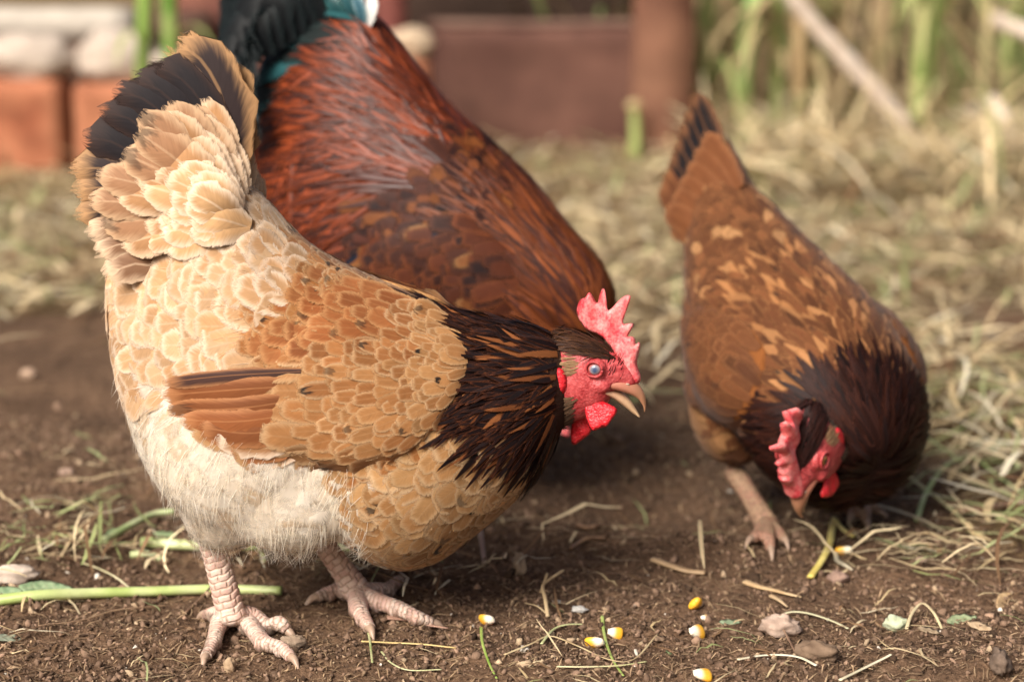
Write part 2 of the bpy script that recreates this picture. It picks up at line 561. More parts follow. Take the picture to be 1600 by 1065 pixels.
me = raw_mesh('ground', gv.reshape(-1, 3), grid_faces(len(gy), len(gx)))
col_attr(me, 'Col', gc.reshape(-1, 3))
link('ground', me, M['soil'], kind='structure')
def on_ground(px, py, dz=0.0):
    p = at_ground(px, py, 0.0)
    for _ in range(3):
        p = at_ground(px, py, height(p[0], p[1]))
    return np.array((p[0], p[1], height(p[0], p[1]) + dz))

# ------------------------------------------------------------------ feathers
S7 = np.array((0, .24, .48, .68, .84, .95, 1.0))
S11 = np.array((0, .1, .2, .32, .45, .58, .70, .80, .89, .96, 1.0))
def profile(shape, s):
    if shape == 'round':
        return np.where(s < .5, .5 + .5 * np.sin(s / .5 * np.pi / 2), np.sqrt(np.clip(1 - ((s - .5) / .5) ** 2.6, 0.09, 1)))
    if shape == 'oblong':
        return np.where(s < .3, .55 + .45 * s / .3, np.where(s < .72, 1, np.sqrt(np.clip(1 - ((s - .72) / .28) ** 2.4, .09, 1))))
    if shape == 'point':
        return np.where(s < .35, .7 + .3 * s / .35, np.clip(1 - (s - .35) / .65, .02, 1) ** .8)
    return np.ones_like(s)
def feather_mesh(name, C, Nn, W, shape, col, edge, spot, across=5, cup=.03, ragged=.03, S=None, asym=0.0):
    """C, Nn: (N,k,3) centre lines and normals; W: (N,) half widths; col/edge: (N,4)"""
    Nf, k = C.shape[:2]
    S = S7 if S is None else S
    T = np.gradient(C, axis=1)
    T /= np.linalg.norm(T, axis=2)[..., None] + 1e-12
    Sd = np.cross(Nn, T); Sd /= np.linalg.norm(Sd, axis=2)[..., None] + 1e-12
    Up = np.cross(T, Sd)
    if isinstance(shape, str):
        pr = np.tile(profile(shape, S), (Nf, 1))
    else:
        pr = np.stack([profile(x, S) for x in shape])
    w = W[:, None] * pr
    v = np.linspace(-1, 1, across)
    wr = 1 + ragged * rng.normal(size=(Nf, k, across)) * (np.abs(v) > .9)
    lat = w[:, :, None] * v[None, None] * wr
    lat = np.where(v[None, None] > 0, lat * (1 + asym), lat * (1 - asym))
    drop = -cup * w[:, :, None] * (v ** 2)[None, None]
    back = -(.02 * W[:, None, None] * (v ** 2)[None, None]) * (S[None, :, None] > .6)
    V = C[:, :, None] + Sd[:, :, None] * lat[..., None] + Up[:, :, None] * drop[..., None] + T[:, :, None] * back[..., None]
    V[:, -1] += T[:, -1][:, None] * (rng.normal(size=(Nf, across)) * ragged * W[:, None])[..., None]
    f = grid_faces(k, across)
    Fc = (f[None] + (np.arange(Nf) * k * across)[:, None, None]).reshape(-1, 4)
    me = raw_mesh(name, V.reshape(-1, 3), Fc)
    rep = k * across
    c = np.repeat(col, rep, 0).copy(); c[:, 3] = 1 - np.repeat(spot, rep)
    col_attr(me, 'Col', c); col_attr(me, 'Edge', np.repeat(edge, rep, 0))
    r = np.repeat(rng.random(Nf), rep)
    uv = np.stack([np.tile(np.repeat(S, across), Nf), np.tile(np.tile(v, k), Nf), r], 1)
    vec_attr(me, 'fuv', uv)
    return me
def pal(a, b, n, jitter=.12):
    t = rng.random((n, 1))
    c = np.asarray(a) * (1 - t) + np.asarray(b) * t
    c = c * (1 + jitter * rng.normal(size=(n, 1)))
    return np.concatenate([np.clip(c, .003, .95), np.ones((n, 1))], 1)
class Bird:
    """regions and flow given as landmarks on the near side; the far side mirrors it"""
    def __init__(s, root, body):
        s.root = root; s.body = body; s.bvh = bvh_of(body)
    def marks(s, regions, flows):
        s.rp = np.array([p for p, _ in regions]); s.rn = [r for _, r in regions]
        s.fp = np.array([p for p, _ in flows]); s.fd = np.array([d / np.linalg.norm(d) for _, d in flows])
    def near(s, p):
        q = np.array(p, float); q[:, 1] = -np.abs(q[:, 1]); return q
    def region(s, p, jit=.0035):
        q = s.near(p) + rng.normal(size=p.shape) * jit
        d = ((q[:, None] - s.rp[None]) ** 2).sum(2)
        return np.array([s.rn[i] for i in d.argmin(1)])
    def flow(s, p):
        q = s.near(p)
        d = ((q[:, None] - s.fp[None]) ** 2).sum(2) + 1e-5
        w = 1 / d ** 1.5
        f = (w[:, :, None] * s.fd[None]).sum(1) / w.sum(1)[:, None]
        f[:, 1] *= np.where(p[:, 1] > 0, -1, 1)
        return f / (np.linalg.norm(f, axis=1)[:, None] + 1e-9)
def grow(bvh, p, nrm, fl, L, S, lift0, lift1, stiff=0.0, twist=.15):
    """centre lines that follow the body and lift off it towards the tip"""
    n = len(p); k = len(S)
    C = np.zeros((n, k, 3)); NN = np.zeros((n, k, 3))
    for i in range(n):
        nn = nrm[i]
        d = fl[i] + rng.normal(size=3) * twist
        d = d - nn * (d @ nn); d /= np.linalg.norm(d) + 1e-9
        q = p[i].copy()
        straight = p[i].copy(); d0 = d.copy()
        for j in range(k):
            if j:
                step = (S[j] - S[j - 1]) * L[i]
                straight = straight + d0 * step
                q = q + d * step
                hit = bvh.find_nearest(Vector(q))
                if hit[0] is not None:
                    q = np.array(hit[0]); nn2 = np.array(hit[1])
                    nn = nn * .4 + nn2 * .6; nn /= np.linalg.norm(nn) + 1e-9
                d = d - nn * (d @ nn); d /= np.linalg.norm(d) + 1e-9
            base = q * (1 - stiff) + straight * stiff
            C[i, j] = base + nn * (lift0 + lift1[i] * S[j])
            NN[i, j] = nn
    return C, NN
def plume(bird, name, style, pts, nrm, parent, mat, stuff=True, label=None, bvh=None, S=S7):
    st = style
    n = len(pts)
    if n == 0: return None
    L = st['L'] * (1 + .20 * rng.normal(size=n)).clip(.55, 1.5)
    W = st['W'] * (1 + .18 * rng.normal(size=n)).clip(.55, 1.5) / 2
    lift = st.get('lift', .004) * (.85 + .3 * rng.random(n))
    fl = bird.flow(pts)
    C, NN = grow(bvh or bird.bvh, pts, nrm, fl, L, S, st.get('lift0', .0008), lift, st.get('stiff', 0), st.get('twist', .13))
    col = pal(st['a'], st['b'], n, st.get('jit', .12)); ed = pal(st['ea'], st['eb'], n, .08)
    ed[:, 3] = st.get('edge', 1.0)
    spot = (rng.random(n) < st.get('spot', 0)) * rng.uniform(.5, 1, n)
    if 'alt' in st:
        q = rng.random(n) < st['alt'][0]
        col[q] = pal(st['alt'][1], st['alt'][2], int(q.sum()))
        ed[q, :3] = ed[q, :3] * .4 + col[q, :3] * .6
    me = feather_mesh(name, C, NN, W, st.get('shape', 'round'), col, ed, spot, cup=st.get('cup', .03), S=S, ragged=st.get('ragged', .03))
    return link(name, me, mat, parent, kind='stuff' if stuff else None, label=label)
def place_plumage(bird, styles, ncand, mats, names, skip=None):
    p, nr = sample(bird.body, ncand)
    reg = bird.region(p)
    if skip is not None:
        ok = ~skip(p, reg); p, nr, reg = p[ok], nr[ok], reg[ok]
    rad = np.array([styles[r]['gap'] if r in styles else 1e-4 for r in reg])
    for r in styles:
        i = np.where(reg == r)[0]
        if len(i) == 0: continue
        k = i[poisson(p[i], rad[i])]
        plume(bird, names[r], styles[r], p[k], nr[k], bird.root, mats[r])
def down(bird, name, p, nr, L, W, ca, cb, parent, lift=.35, gravity=.0, fl=None, clump=.5, mat=None, seg=5):
    """soft strands of down: thin tapering ribbons"""
    n = len(p)
    fl = bird.flow(p) if fl is None else fl
    V = np.zeros((n, seg, 2, 3))
    LL = L * rng.uniform(.55, 1.25, n); WW = W * rng.uniform(.6, 1.4, n)
    for i in range(n):
        nv = noise.noise_vector(Vector(p[i] * 55)); nv2 = noise.noise_vector(Vector(p[i] * 160))
        d = fl[i] + np.array(nv) * clump + np.array(nv2) * clump * .6 + rng.normal(size=3) * .12
        d = d - nr[i] * (d @ nr[i]); d /= np.linalg.norm(d) + 1e-9
        l = lift * (.5 + rng.random() * .9)
        side = np.cross(nr[i], d)
        for j in range(seg):
            s = j / (seg - 1)
            c = p[i] + d * (s * LL[i]) + nr[i] * (LL[i] * l * (s - .55 * s * s)) + np.array((0, 0, -1)) * gravity * LL[i] * s * s
            w = WW[i] * (1 - s) ** .7 * .5 + .00004
            V[i, j, 0] = c - side * w; V[i, j, 1] = c + side * w
    f = grid_faces(seg, 2)
    Fc = (f[None] + (np.arange(n) * seg * 2)[:, None, None]).reshape(-1, 4)
    me = raw_mesh(name, V.reshape(-1, 3), Fc)
    col_attr(me, 'Col', np.repeat(pal(ca, cb, n, .06), seg * 2, 0))
    return link(name, me, mat or M['down'], parent, kind='stuff')
def one_feather(name, P, nrm, width, shape, col, edge, spot, parent, mat, cup=.2, asym=0.0, edge_amt=1.0, ragged=.05):
    """a single large feather as its own part; P: bezier-like control points"""
    Q = catmull(P, 41)
    s = np.concatenate([[0], np.cumsum(np.linalg.norm(np.diff(Q, axis=0), axis=1))]); s /= s[-1]
    C = np.stack([np.interp(S11, s, Q[:, i]) for i in range(3)], 1)[None]
    Nn = np.tile(np.asarray(nrm, float), (11, 1))[None]
    e = np.array([[*edge, edge_amt]])
    me = feather_mesh(name, C, Nn, np.array([width / 2]), shape, np.array([[*col, 1.0]]), e, np.array([spot]), across=7, cup=cup, S=S11, asym=asym, ragged=ragged)
    return link(name, me, mat, parent)
def colour_body(bird, cols):
    v, _ = mesh_arrays(bird.body)
    reg = bird.region(v, .004)
    col_attr(bird.body, 'Col', np.array([cols[r] for r in reg]))

# ------------------------------------------------------------------ heads (profile drawn once, in metres about the skull)
HS = 1778.0
def H(px, py): return np.array(((px - 925) / HS, -(py - 590) / HS / .965))
def crop(x, y): return H(860 + x / 4.435, 440 + y / 4.435)
COMB = [crop(*p) for p in ((165,235),(168,195),(185,155),(205,140),(232,132),(248,100),(264,92),(282,118),(300,160),(312,172),(320,120),(335,75),(352,64),(370,92),(382,150),(390,212),(420,190),(465,135),(510,102),(545,98),(552,108),(535,165),(505,240),(490,300),(535,285),(575,281),(575,300),(550,345),(530,375),(565,368),(588,385),(588,428),(612,405),(621,425),(615,475),(600,530),(604,570),(628,625),(632,660),(612,690),(570,690),(500,650),(470,600),(460,520),(420,450),(370,400),(310,370),(250,345),(205,310),(178,275))]
def build_head(bird_root, mat4, comb_scale=1.0, open_beak=True, eye_col=(.24, .25, .29), pupil=(.05, .075, .15), feather_cols=None, far_detail=True, brows=True):
    """face skin, comb, wattles, ears, eyes and beak, all parts of the bird; mat4: head space -> bird space"""
    def X(v): return (np.c_[np.asarray(v, float), np.ones(len(v))] @ np.array(mat4).T)[:, :3]
    def add(name, vf, mat, col=None, parent=None, smooth=True):
        me = raw_mesh(name, X(vf[0]), vf[1], smooth)
        if col is not None: col_attr(me, 'Col', np.asarray(col, float))
        return link(name, me, mat, parent or bird_root)
    def st(t, b, w):
        a, c = H(*t), H(*b)
        return ((a[0], 0, a[1]), (c[0], 0, c[1]), w)
    skull = loft([st((866, 522), (876, 668), .012), st((884, 521), (886, 664), .021), st((906, 524), (905, 656), .0225), st((930, 531), (926, 648), .0215),
                  st((952, 542), (946, 634), .018), st((974, 558), (964, 606), .0125), st((990, 574), (982, 602), .0080), st((998, 588), (992, 600), .004)], 40, 28, .05)
    bits = [skull]
    ex, ez = H(937, 568)
    for sg in (-1, 1):
        bits.append(ellipsoid((ex, sg * .0165, ez), (.0095, .0055, .0088)))                  # eye socket swelling
        c = H(938, 595); bits.append(ellipsoid((c[0], sg * .0155, c[1]), (.013, .006, .007)))  # cheek
        c = H(982, 592); bits.append(ellipsoid((c[0], sg * .0045, c[1]), (.0065, .004, .004)))   # nostril swelling
    me = remesh(bits, .0013, 3, .5)
    me.transform(Matrix(mat4.tolist() if isinstance(mat4, np.ndarray) else mat4))
    skin = link('face', me, M['red_skin'], bird_root)
    # comb: a fleshy blade along the middle of the skull, leaning a little
    cs = comb_scale
    def comb_place(u, w, o):
        lean = max(w - .02, 0) * .10
        base = max(0, 1 - max(w - .005, 0) / .04)
        return ((u if cs == 1 else u * cs), o * (1 + .9 * base) + lean + .0012 * math.sin(u * 330) * max(w, 0) / .03, w * (cs if w > 0 else 1))
    add('comb', pillow(COMB, .0026, .0026 if brows else .0048, .006, comb_place, 1), M['comb'])
    # wattles
    w1 = [crop(*p) for p in ((262,820),(310,785),(400,795),(495,830),(492,865),(455,915),(430,955),(395,962),(330,992),(300,965),(275,905))]
    w2 = [H(*p) for p in ((893, 640), (922, 628), (927, 655), (921, 680), (905, 692), (893, 702), (886, 697))]
    def wp(y0, flare):
        return lambda u, w, o: (u, y0 + o + flare * (-.012 - w) + .0008 * math.sin(u * 500 + w * 300), w)
    add('wattle', pillow(w1, .003, .0026, .005, wp(-.0125, -.25 if brows else -.05), 1), M['wattle'])
    add('wattle', pillow(w2 if brows else [p * (-1, 1) * (-1, 1) for p in np.array(w1)], .003, .0026, .005, wp(.0125 if not brows else .004, .05 if not brows else .12), 1), M['wattle'])
    for sg in (-1, 1):
        # ear lobe and ear tuft
        lobe = [crop(*p) for p in ((95,560),(140,590),(155,650),(150,710),(128,735),(118,785),(105,740),(72,700),(60,640),(70,590))]
        add('ear_lobe', pillow(lobe, .003, .0032, .006, lambda u, w, o: (u, sg * (.0232 if brows else .0205) + o * (1.0 if brows else .7), w), 1), M['wattle'])
        # eye: lid ring, ball, pupil behind the pale third eyelid
        th = np.linspace(0, 2 * np.pi, 25)[:-1]
        ring = np.stack([ex + .0073 * np.cos(th), np.full(24, sg * .0222), ez + .0066 * np.sin(th)], 1)
        ring = np.vstack([ring, ring[:1]])
        v, f = tube(ring, np.full(25, .0012), 25, 8, resample=False)
        add('eyelid', (v, f), M['red_skin'])
        eb = ellipsoid((ex, sg * .0178, ez), (.0066, .0058, .0060), None, 20, 24)
        vv = eb[0]
        d = np.sqrt((vv[:, 0] - ex - .0008) ** 2 + (vv[:, 2] - ez + .0002) ** 2)
        t = np.clip((d - .0018) / .0016, 0, 1)[:, None]; t2 = np.clip((d - .0036) / .0015, 0, 1)[:, None]
        c = np.array(pupil) * (1 - t) + np.array(eye_col) * t
        c = c * (1 - t2) + np.array((.42, .10, .08)) * t2
        add('eye', eb, M['eye'], c)
        nz = H(984, 593)
        add('nostril', ellipsoid((nz[0], sg * .0082, nz[1]), (.0022, .0009, .0011), None, 8, 10), M['claw'])
    # beak
    up = loft([((*H(962, 590),), (*H(958, 604),), .0095)] and
              [((H(x, y)[0], 0, H(x, y)[1]), (H(a, b)[0], 0, H(a, b)[1]), w) for (x, y), (a, b), w in
               (((962, 582), (952, 603), .0150), ((982, 585), (970, 606), .0118), ((998, 595), (987, 611), .0082), ((1007, 607), (998, 617), .0050), ((1010.5, 619), (1003, 623), .0032), ((1011, 630), (1007, 630), .0016), ((1010, 637), (1008.5, 636.5), .0005))], 26, 18, .25)
    t = np.clip((up[0][:, 0] - H(975, 0)[0]) / .020, 0, 1)[:, None]
    horn = np.array((.40, .15, .10)) * (1 - t) + np.array((.32, .16, .085)) * t
    bk = add('beak', up, M['beak'], horn)
    dy = 0 if open_beak else -12
    lo = loft([((H(x, y + dy)[0], 0, H(x, y + dy)[1]), (H(a, b + dy)[0], 0, H(a, b + dy)[1]), w) for (x, y), (a, b), w in
               (((940, 597), (938, 607), .0172), ((955, 601), (952, 613), .0150), ((970, 608), (965, 622), .0100), ((985, 620), (980, 633), .0060), ((995, 634), (991, 641), .0030), ((1002, 645), (1000.5, 646), .0006))], 24, 16, -.2)
    t = np.clip((lo[0][:, 0] - H(955, 0)[0]) / .025, 0, 1)[:, None]
    horn = np.array((.52, .30, .19)) * (1 - t) + np.array((.48, .32, .18)) * t
    add('lower_mandible', lo, M['beak'], horn, bk)
    # crown, nape and throat feathers grown on the skin
    hb = bvh_of(me)
    inv = np.linalg.inv(np.array(mat4))
    p, nr = sample(me, 9000)
    q = (np.c_[p, np.ones(len(p))] @ inv.T)[:, :3]
    u = q[:, 0] * HS + 925; w = 590 - q[:, 2] * HS * .965
    A3 = np.array(mat4)[:3, :3]
    fc = feather_cols or dict(a=(.013, .010, .010), b=(.03, .014, .010), ea=(.10, .035, .015), eb=(.20, .085, .03))
    groups = {
        'crown_feathers': ((w < 551 + (u - 930) * .18) & (u < 966) & (np.abs(q[:, 1]) > .002), (-1, 0, .02), dict(L=.026, W=.0030, shape='point', lift=.004, edge=.5, **fc), .0021),
        'ear_tuft': (((u - 902) / 11) ** 2 + ((w - 565) / 14) ** 2 < 1, (-1, 0, -.1), dict(L=.009, W=.0016, shape='point', lift=.0025, a=(.22, .12, .06), b=(.36, .23, .12), ea=(.40, .28, .16), eb=(.30, .19, .10)), .0016),
        'throat_feathers': ((w > 612) & (u < 912 - (w - 612) * .25) | (u < 880), (-.9, 0, -.5), dict(L=.015, W=.0022, shape='point', lift=.003, a=(.03, .016, .010), b=(.16, .09, .05), ea=(.30, .2, .12), eb=(.1, .05, .03), edge=.6), .0019),
    }
    for nm, (mask, d, stl, gap) in groups.items():
        i = np.where(mask)[0]
        k = i[poisson(p[i], np.full(len(i), gap))]
        fl = np.tile(A3 @ np.array(d), (len(k), 1)); fl /= np.linalg.norm(fl, axis=1)[:, None]
        n = len(k)
        C, NN = grow(hb, p[k], nr[k], fl, stl['L'] * rng.uniform(.7, 1.2, n), S7, .0004, stl['lift'] * rng.uniform(.4, 1.4, n), .15, .12)
        ed = pal(stl['ea'], stl['eb'], n); ed[:, 3] = stl.get('edge', 1)
        mm = feather_mesh(nm, C, NN, np.full(n, stl['W'] / 2), stl['shape'], pal(stl['a'], stl['b'], n), ed, np.zeros(n), across=3)
        link(nm, mm, M['dark_feather'] if nm == 'crown_feathers' else M['feather'], bird_root, kind='stuff')
    # bristles before the eye
    i = np.where((np.abs(q[:, 1]) > .003) & (w < 600) & (w > 540) & (u > 952) & (u < 976) & (w < 575 + (u - 952) * .6))[0][:46]
    fl = np.tile(A3 @ np.array((.35, 0, .9)), (len(i), 1))
    class _B: pass
    down(None, 'bristles', p[i], nr[i], .0085, .0005, (.01, .008, .008), (.03, .015, .01), bird_root, lift=.45, fl=fl, clump=.2, mat=M['dark_feather'] if False else M['down'])
    return skin

# ------------------------------------------------------------------ legs
def build_leg(bird_root, knee, hub, toes, r_top, r_bot, mat, hallux=None, toe_r=.0085, voxel=.0009, scale_len=.0062):
    knee, hub = np.asarray(knee, float), np.asarray(hub, float)
    def plates(s, th, ln, nc):
        s = s + ln * (.16 * np.sin(th * 2 + 1) + .10 * np.sin(th * 5)); row = np.floor(s / ln); fs = (s / ln) % 1.0
        fc = (th / (2 * np.pi) * nc + .5 * (row % 2) + .1 * np.sin(row * 2.7)) % 1.0
        g = np.minimum(np.minimum(fs, 1 - fs) * ln, np.minimum(fc, 1 - fc) * (2 * np.pi * r_top / nc) * .9)
        m = np.clip(g / .0011, 0, 1)
        return m * m * (3 - 2 * m), (np.sin(row * 12.9 + np.floor(th / (2 * np.pi) * nc) * 78.2) * 43758.5) % 1.0, fs
    def scutes(s, th):
        m, _, fs = plates(s, th, scale_len, 6)
        return .94 + .09 * m + .08 * (1 - fs)
    def ringm(s, th):
        m, _, fs = plates(s, th, .0046, 2)
        return .95 + .08 * m + .05 * (1 - fs)
    parts = []
    info = []
    def scaled(P, r, n, m, mod, ln, nc, flat=1.0):
        Q = catmull(np.column_stack([P, r]), n)
        T_, A_, B_ = frames_along(Q[:, :3])
        s_ = np.concatenate([[0], np.cumsum(np.linalg.norm(np.diff(Q[:, :3], axis=0), axis=1))])
        info.append((Q[:, :3], Q[:, 3], A_, B_, s_, ln, nc))
        return tube(Q[:, :3], Q[:, 3], n, m, flat, mod, resample=False)
    P = [knee, knee * .66 + hub * .34, knee * .33 + hub * .67, hub]
    parts.append(scaled(P, [r_top, r_top * .86, r_top * .9, r_bot], 150, 40, scutes, scale_len, 6))
    parts.append(ellipsoid(hub, (r_bot * 1.15, r_bot * 1.15, r_bot * .9)))
    claws = []
    for tp in toes + ([hallux] if hallux is not None else []):
        tp = np.asarray(tp, float)
        n = len(tp)
        r = np.interp(np.arange(n), [0, n - 1], [toe_r * 1.15, toe_r * .62])
        parts.append(scaled(tp, r, 80, 24, ringm, .0046, 2, .9))
        for j in range(1, n - 1):       # joint pads
            parts.append(ellipsoid(tp[j] - np.array((0, 0, r[j] * .25)), np.full(3, r[j] * 1.12)))
        d = tp[-1] - tp[-2]; d /= np.linalg.norm(d)
        e = tp[-1]
        claws.append(tube([e - d * .003, e + d * .005 + np.array((0, 0, .001)), e + d * .011 - np.array((0, 0, .002)), e + d * .015 - np.array((0, 0, .006))], [toe_r * .55, toe_r * .42, toe_r * .25, .0004], 14, 8))
    me = remesh(parts, voxel, 1, .25)
    vv, _ = mesh_arrays(me)
    best = np.full(len(vv), 9e9); cc = np.zeros((len(vv), 3))
    for Q, rr, A_, B_, s_, ln, nc in info:
        d = ((vv[:, None] - Q[None, ::2]) ** 2).sum(2)
        k = d.argmin(1); dn = np.sqrt(d[np.arange(len(vv)), k]) / rr[::2][k]
        w = vv - Q[::2][k]
        th = np.arctan2((w * B_[::2][k]).sum(1), (w * A_[::2][k]).sum(1)) % (2 * np.pi)
        T_ = np.cross(A_, B_)
        m, tint, _ = plates(s_[::2][k] + (w * T_[::2][k]).sum(1), th, ln, nc)
        up = dn < best
        best[up] = dn[up]; cc[up, 0] = m[up]; cc[up, 1] = tint[up]
    col_attr(me, 'Col', cc)
    leg = link('leg', me, mat, bird_root)
    for v, f in claws:
        link('claw', raw_mesh('claw', v, f), M['claw'], leg)
    return leg

# ------------------------------------------------------------------ wing
def build_wing(bird, outline, bulge, styles_at, flows, mat, flights, side=-1, flight_mat=None, gap=.0125, soft=.05, singles=150, step=.008, lo=None):
    """a folded wing lying on the bird's side; outline in the bird's (x, z)"""
    def surf(u, w):
        for dz in (0, .004, .01, .02, .03, .045, .06):
            hit = bird.bvh.ray_cast(Vector((u, side * .4, w - dz)), Vector((0, -side, 0)), .4)
            if hit[0] is not None: return hit[0][1]
        return side * .02
    poly = np.asarray(outline, float)
    def place(u, w, o):
        y = surf(u, w)
        return (u, y + side * (bulge * o / .01 if o > 0 else .006 * o / .01), w)
    v, f = pillow(poly, step, .01, soft, place, 1)
    # smooth the surface it inherits from the body
    me = raw_mesh('wing', v, f)
    o = bpy.data.objects.new('tmp', me); COL.objects.link(o)
    sm = o.modifiers.new('s', 'SMOOTH'); sm.iterations = 5
    out = bpy.data.meshes.new_from_object(o.evaluated_get(bpy.context.evaluated_depsgraph_get()))
    bpy.data.objects.remove(o); bpy.data.meshes.remove(me)
    out.name = 'wing'
    if side > 0: out.flip_normals()
    wing = link('wing', out, M['skin_under'], bird.root)
    col_attr(out, 'Col', np.array(styles_at(None)))
    va, ta = mesh_arrays(out); vb, tb = mesh_arrays(bird.body)
    wb = BVHTree.FromPolygons([tuple(q) for q in np.vstack([va, vb])], [tuple(map(int, q)) for q in np.vstack([ta, tb + len(va)])])
    # flight feathers, each a part of the wing, lowest laid first
    for k, fl in enumerate(flights):
        P = [np.array((x, 0.0, z)) for x, z in fl['P']]
        for q in P: q[1] = surf(q[0], q[2]) + side * fl.get('off', .004)
        P[0][1] = surf(P[0][0], P[0][2]) + side * fl.get('off0', .006)
        one_feather('flight_feather', P, (0, side, .12), fl['W'], 'oblong', fl['c'], fl['e'], fl.get('spot', 0), wing, flight_mat or M['quill'], cup=.12, edge_amt=fl.get('ea', 1), asym=.2)
    # coverts
    p, nr = sample(out, 9000)
    ok = nr[:, 1] * side > .38
    p, nr = p[ok], nr[ok]
    d = np.array([seg_dist(x[[0, 2]], chaikin(poly, 1)) for x in p[:4000]]); p, nr = p[:4000], nr[:4000]
    fp = np.array([a for a, _ in flows]); fd = np.array([np.asarray(b, float) / np.linalg.norm(b) for _, b in flows])
    def flow(q):
        dd = ((q[:, None, [0, 2]] - fp[None]) ** 2).sum(2) + 1e-5
        w = 1 / dd ** 1.5
        g = (w[:, :, None] * fd[None]).sum(1) / w.sum(1)[:, None]
        g /= np.linalg.norm(g, axis=1)[:, None] + 1e-12
        return np.stack([g[:, 0], np.zeros(len(g)), g[:, 1]], 1)
    st = [styles_at(x) for x in p]
    gaps = np.array([s['gap'] for s in st])
    keep = [i for i in poisson(p, gaps) if st[i] is not None and not st[i].get('none')]
    fl = flow(p[keep])
    Ls = np.array([st[i]['L'] for i in keep]) * rng.uniform(.78, 1.25, len(keep))
    lift = np.array([st[i].get('lift', .004) for i in keep]) * rng.uniform(.85, 1.15, len(keep))
    C, NN = grow(wb, p[keep], nr[keep], fl, Ls, S7, .001, lift, .1, .06)
    Ws = np.array([st[i]['W'] for i in keep]) * rng.uniform(.75, 1.25, len(keep)) / 2
    col = np.vstack([pal(st[i]['a'], st[i]['b'], 1) for i in keep]); ed = np.vstack([pal(st[i]['ea'], st[i]['eb'], 1, .08) for i in keep])
    spot = np.array([float(rng.random() < st[i].get('spot', 0)) * rng.uniform(.5, 1) for i in keep])
    order = np.argsort(-Ls * Ws)
    big = order[:singles] if side < 0 else order[:0]
    for i in big:
        m1 = feather_mesh('covert_feather', C[i:i + 1], NN[i:i + 1], Ws[i:i + 1], 'round', col[i:i + 1], ed[i:i + 1], spot[i:i + 1])
        link('covert_feather', m1, mat, wing)
    rest = np.setdiff1d(order, big)
    if len(rest):
        m2 = feather_mesh('small_coverts', C[rest], NN[rest], Ws[rest], 'round', col[rest], ed[rest], spot[rest])
        link('small_coverts', m2, mat, wing, kind='stuff')
    return wing

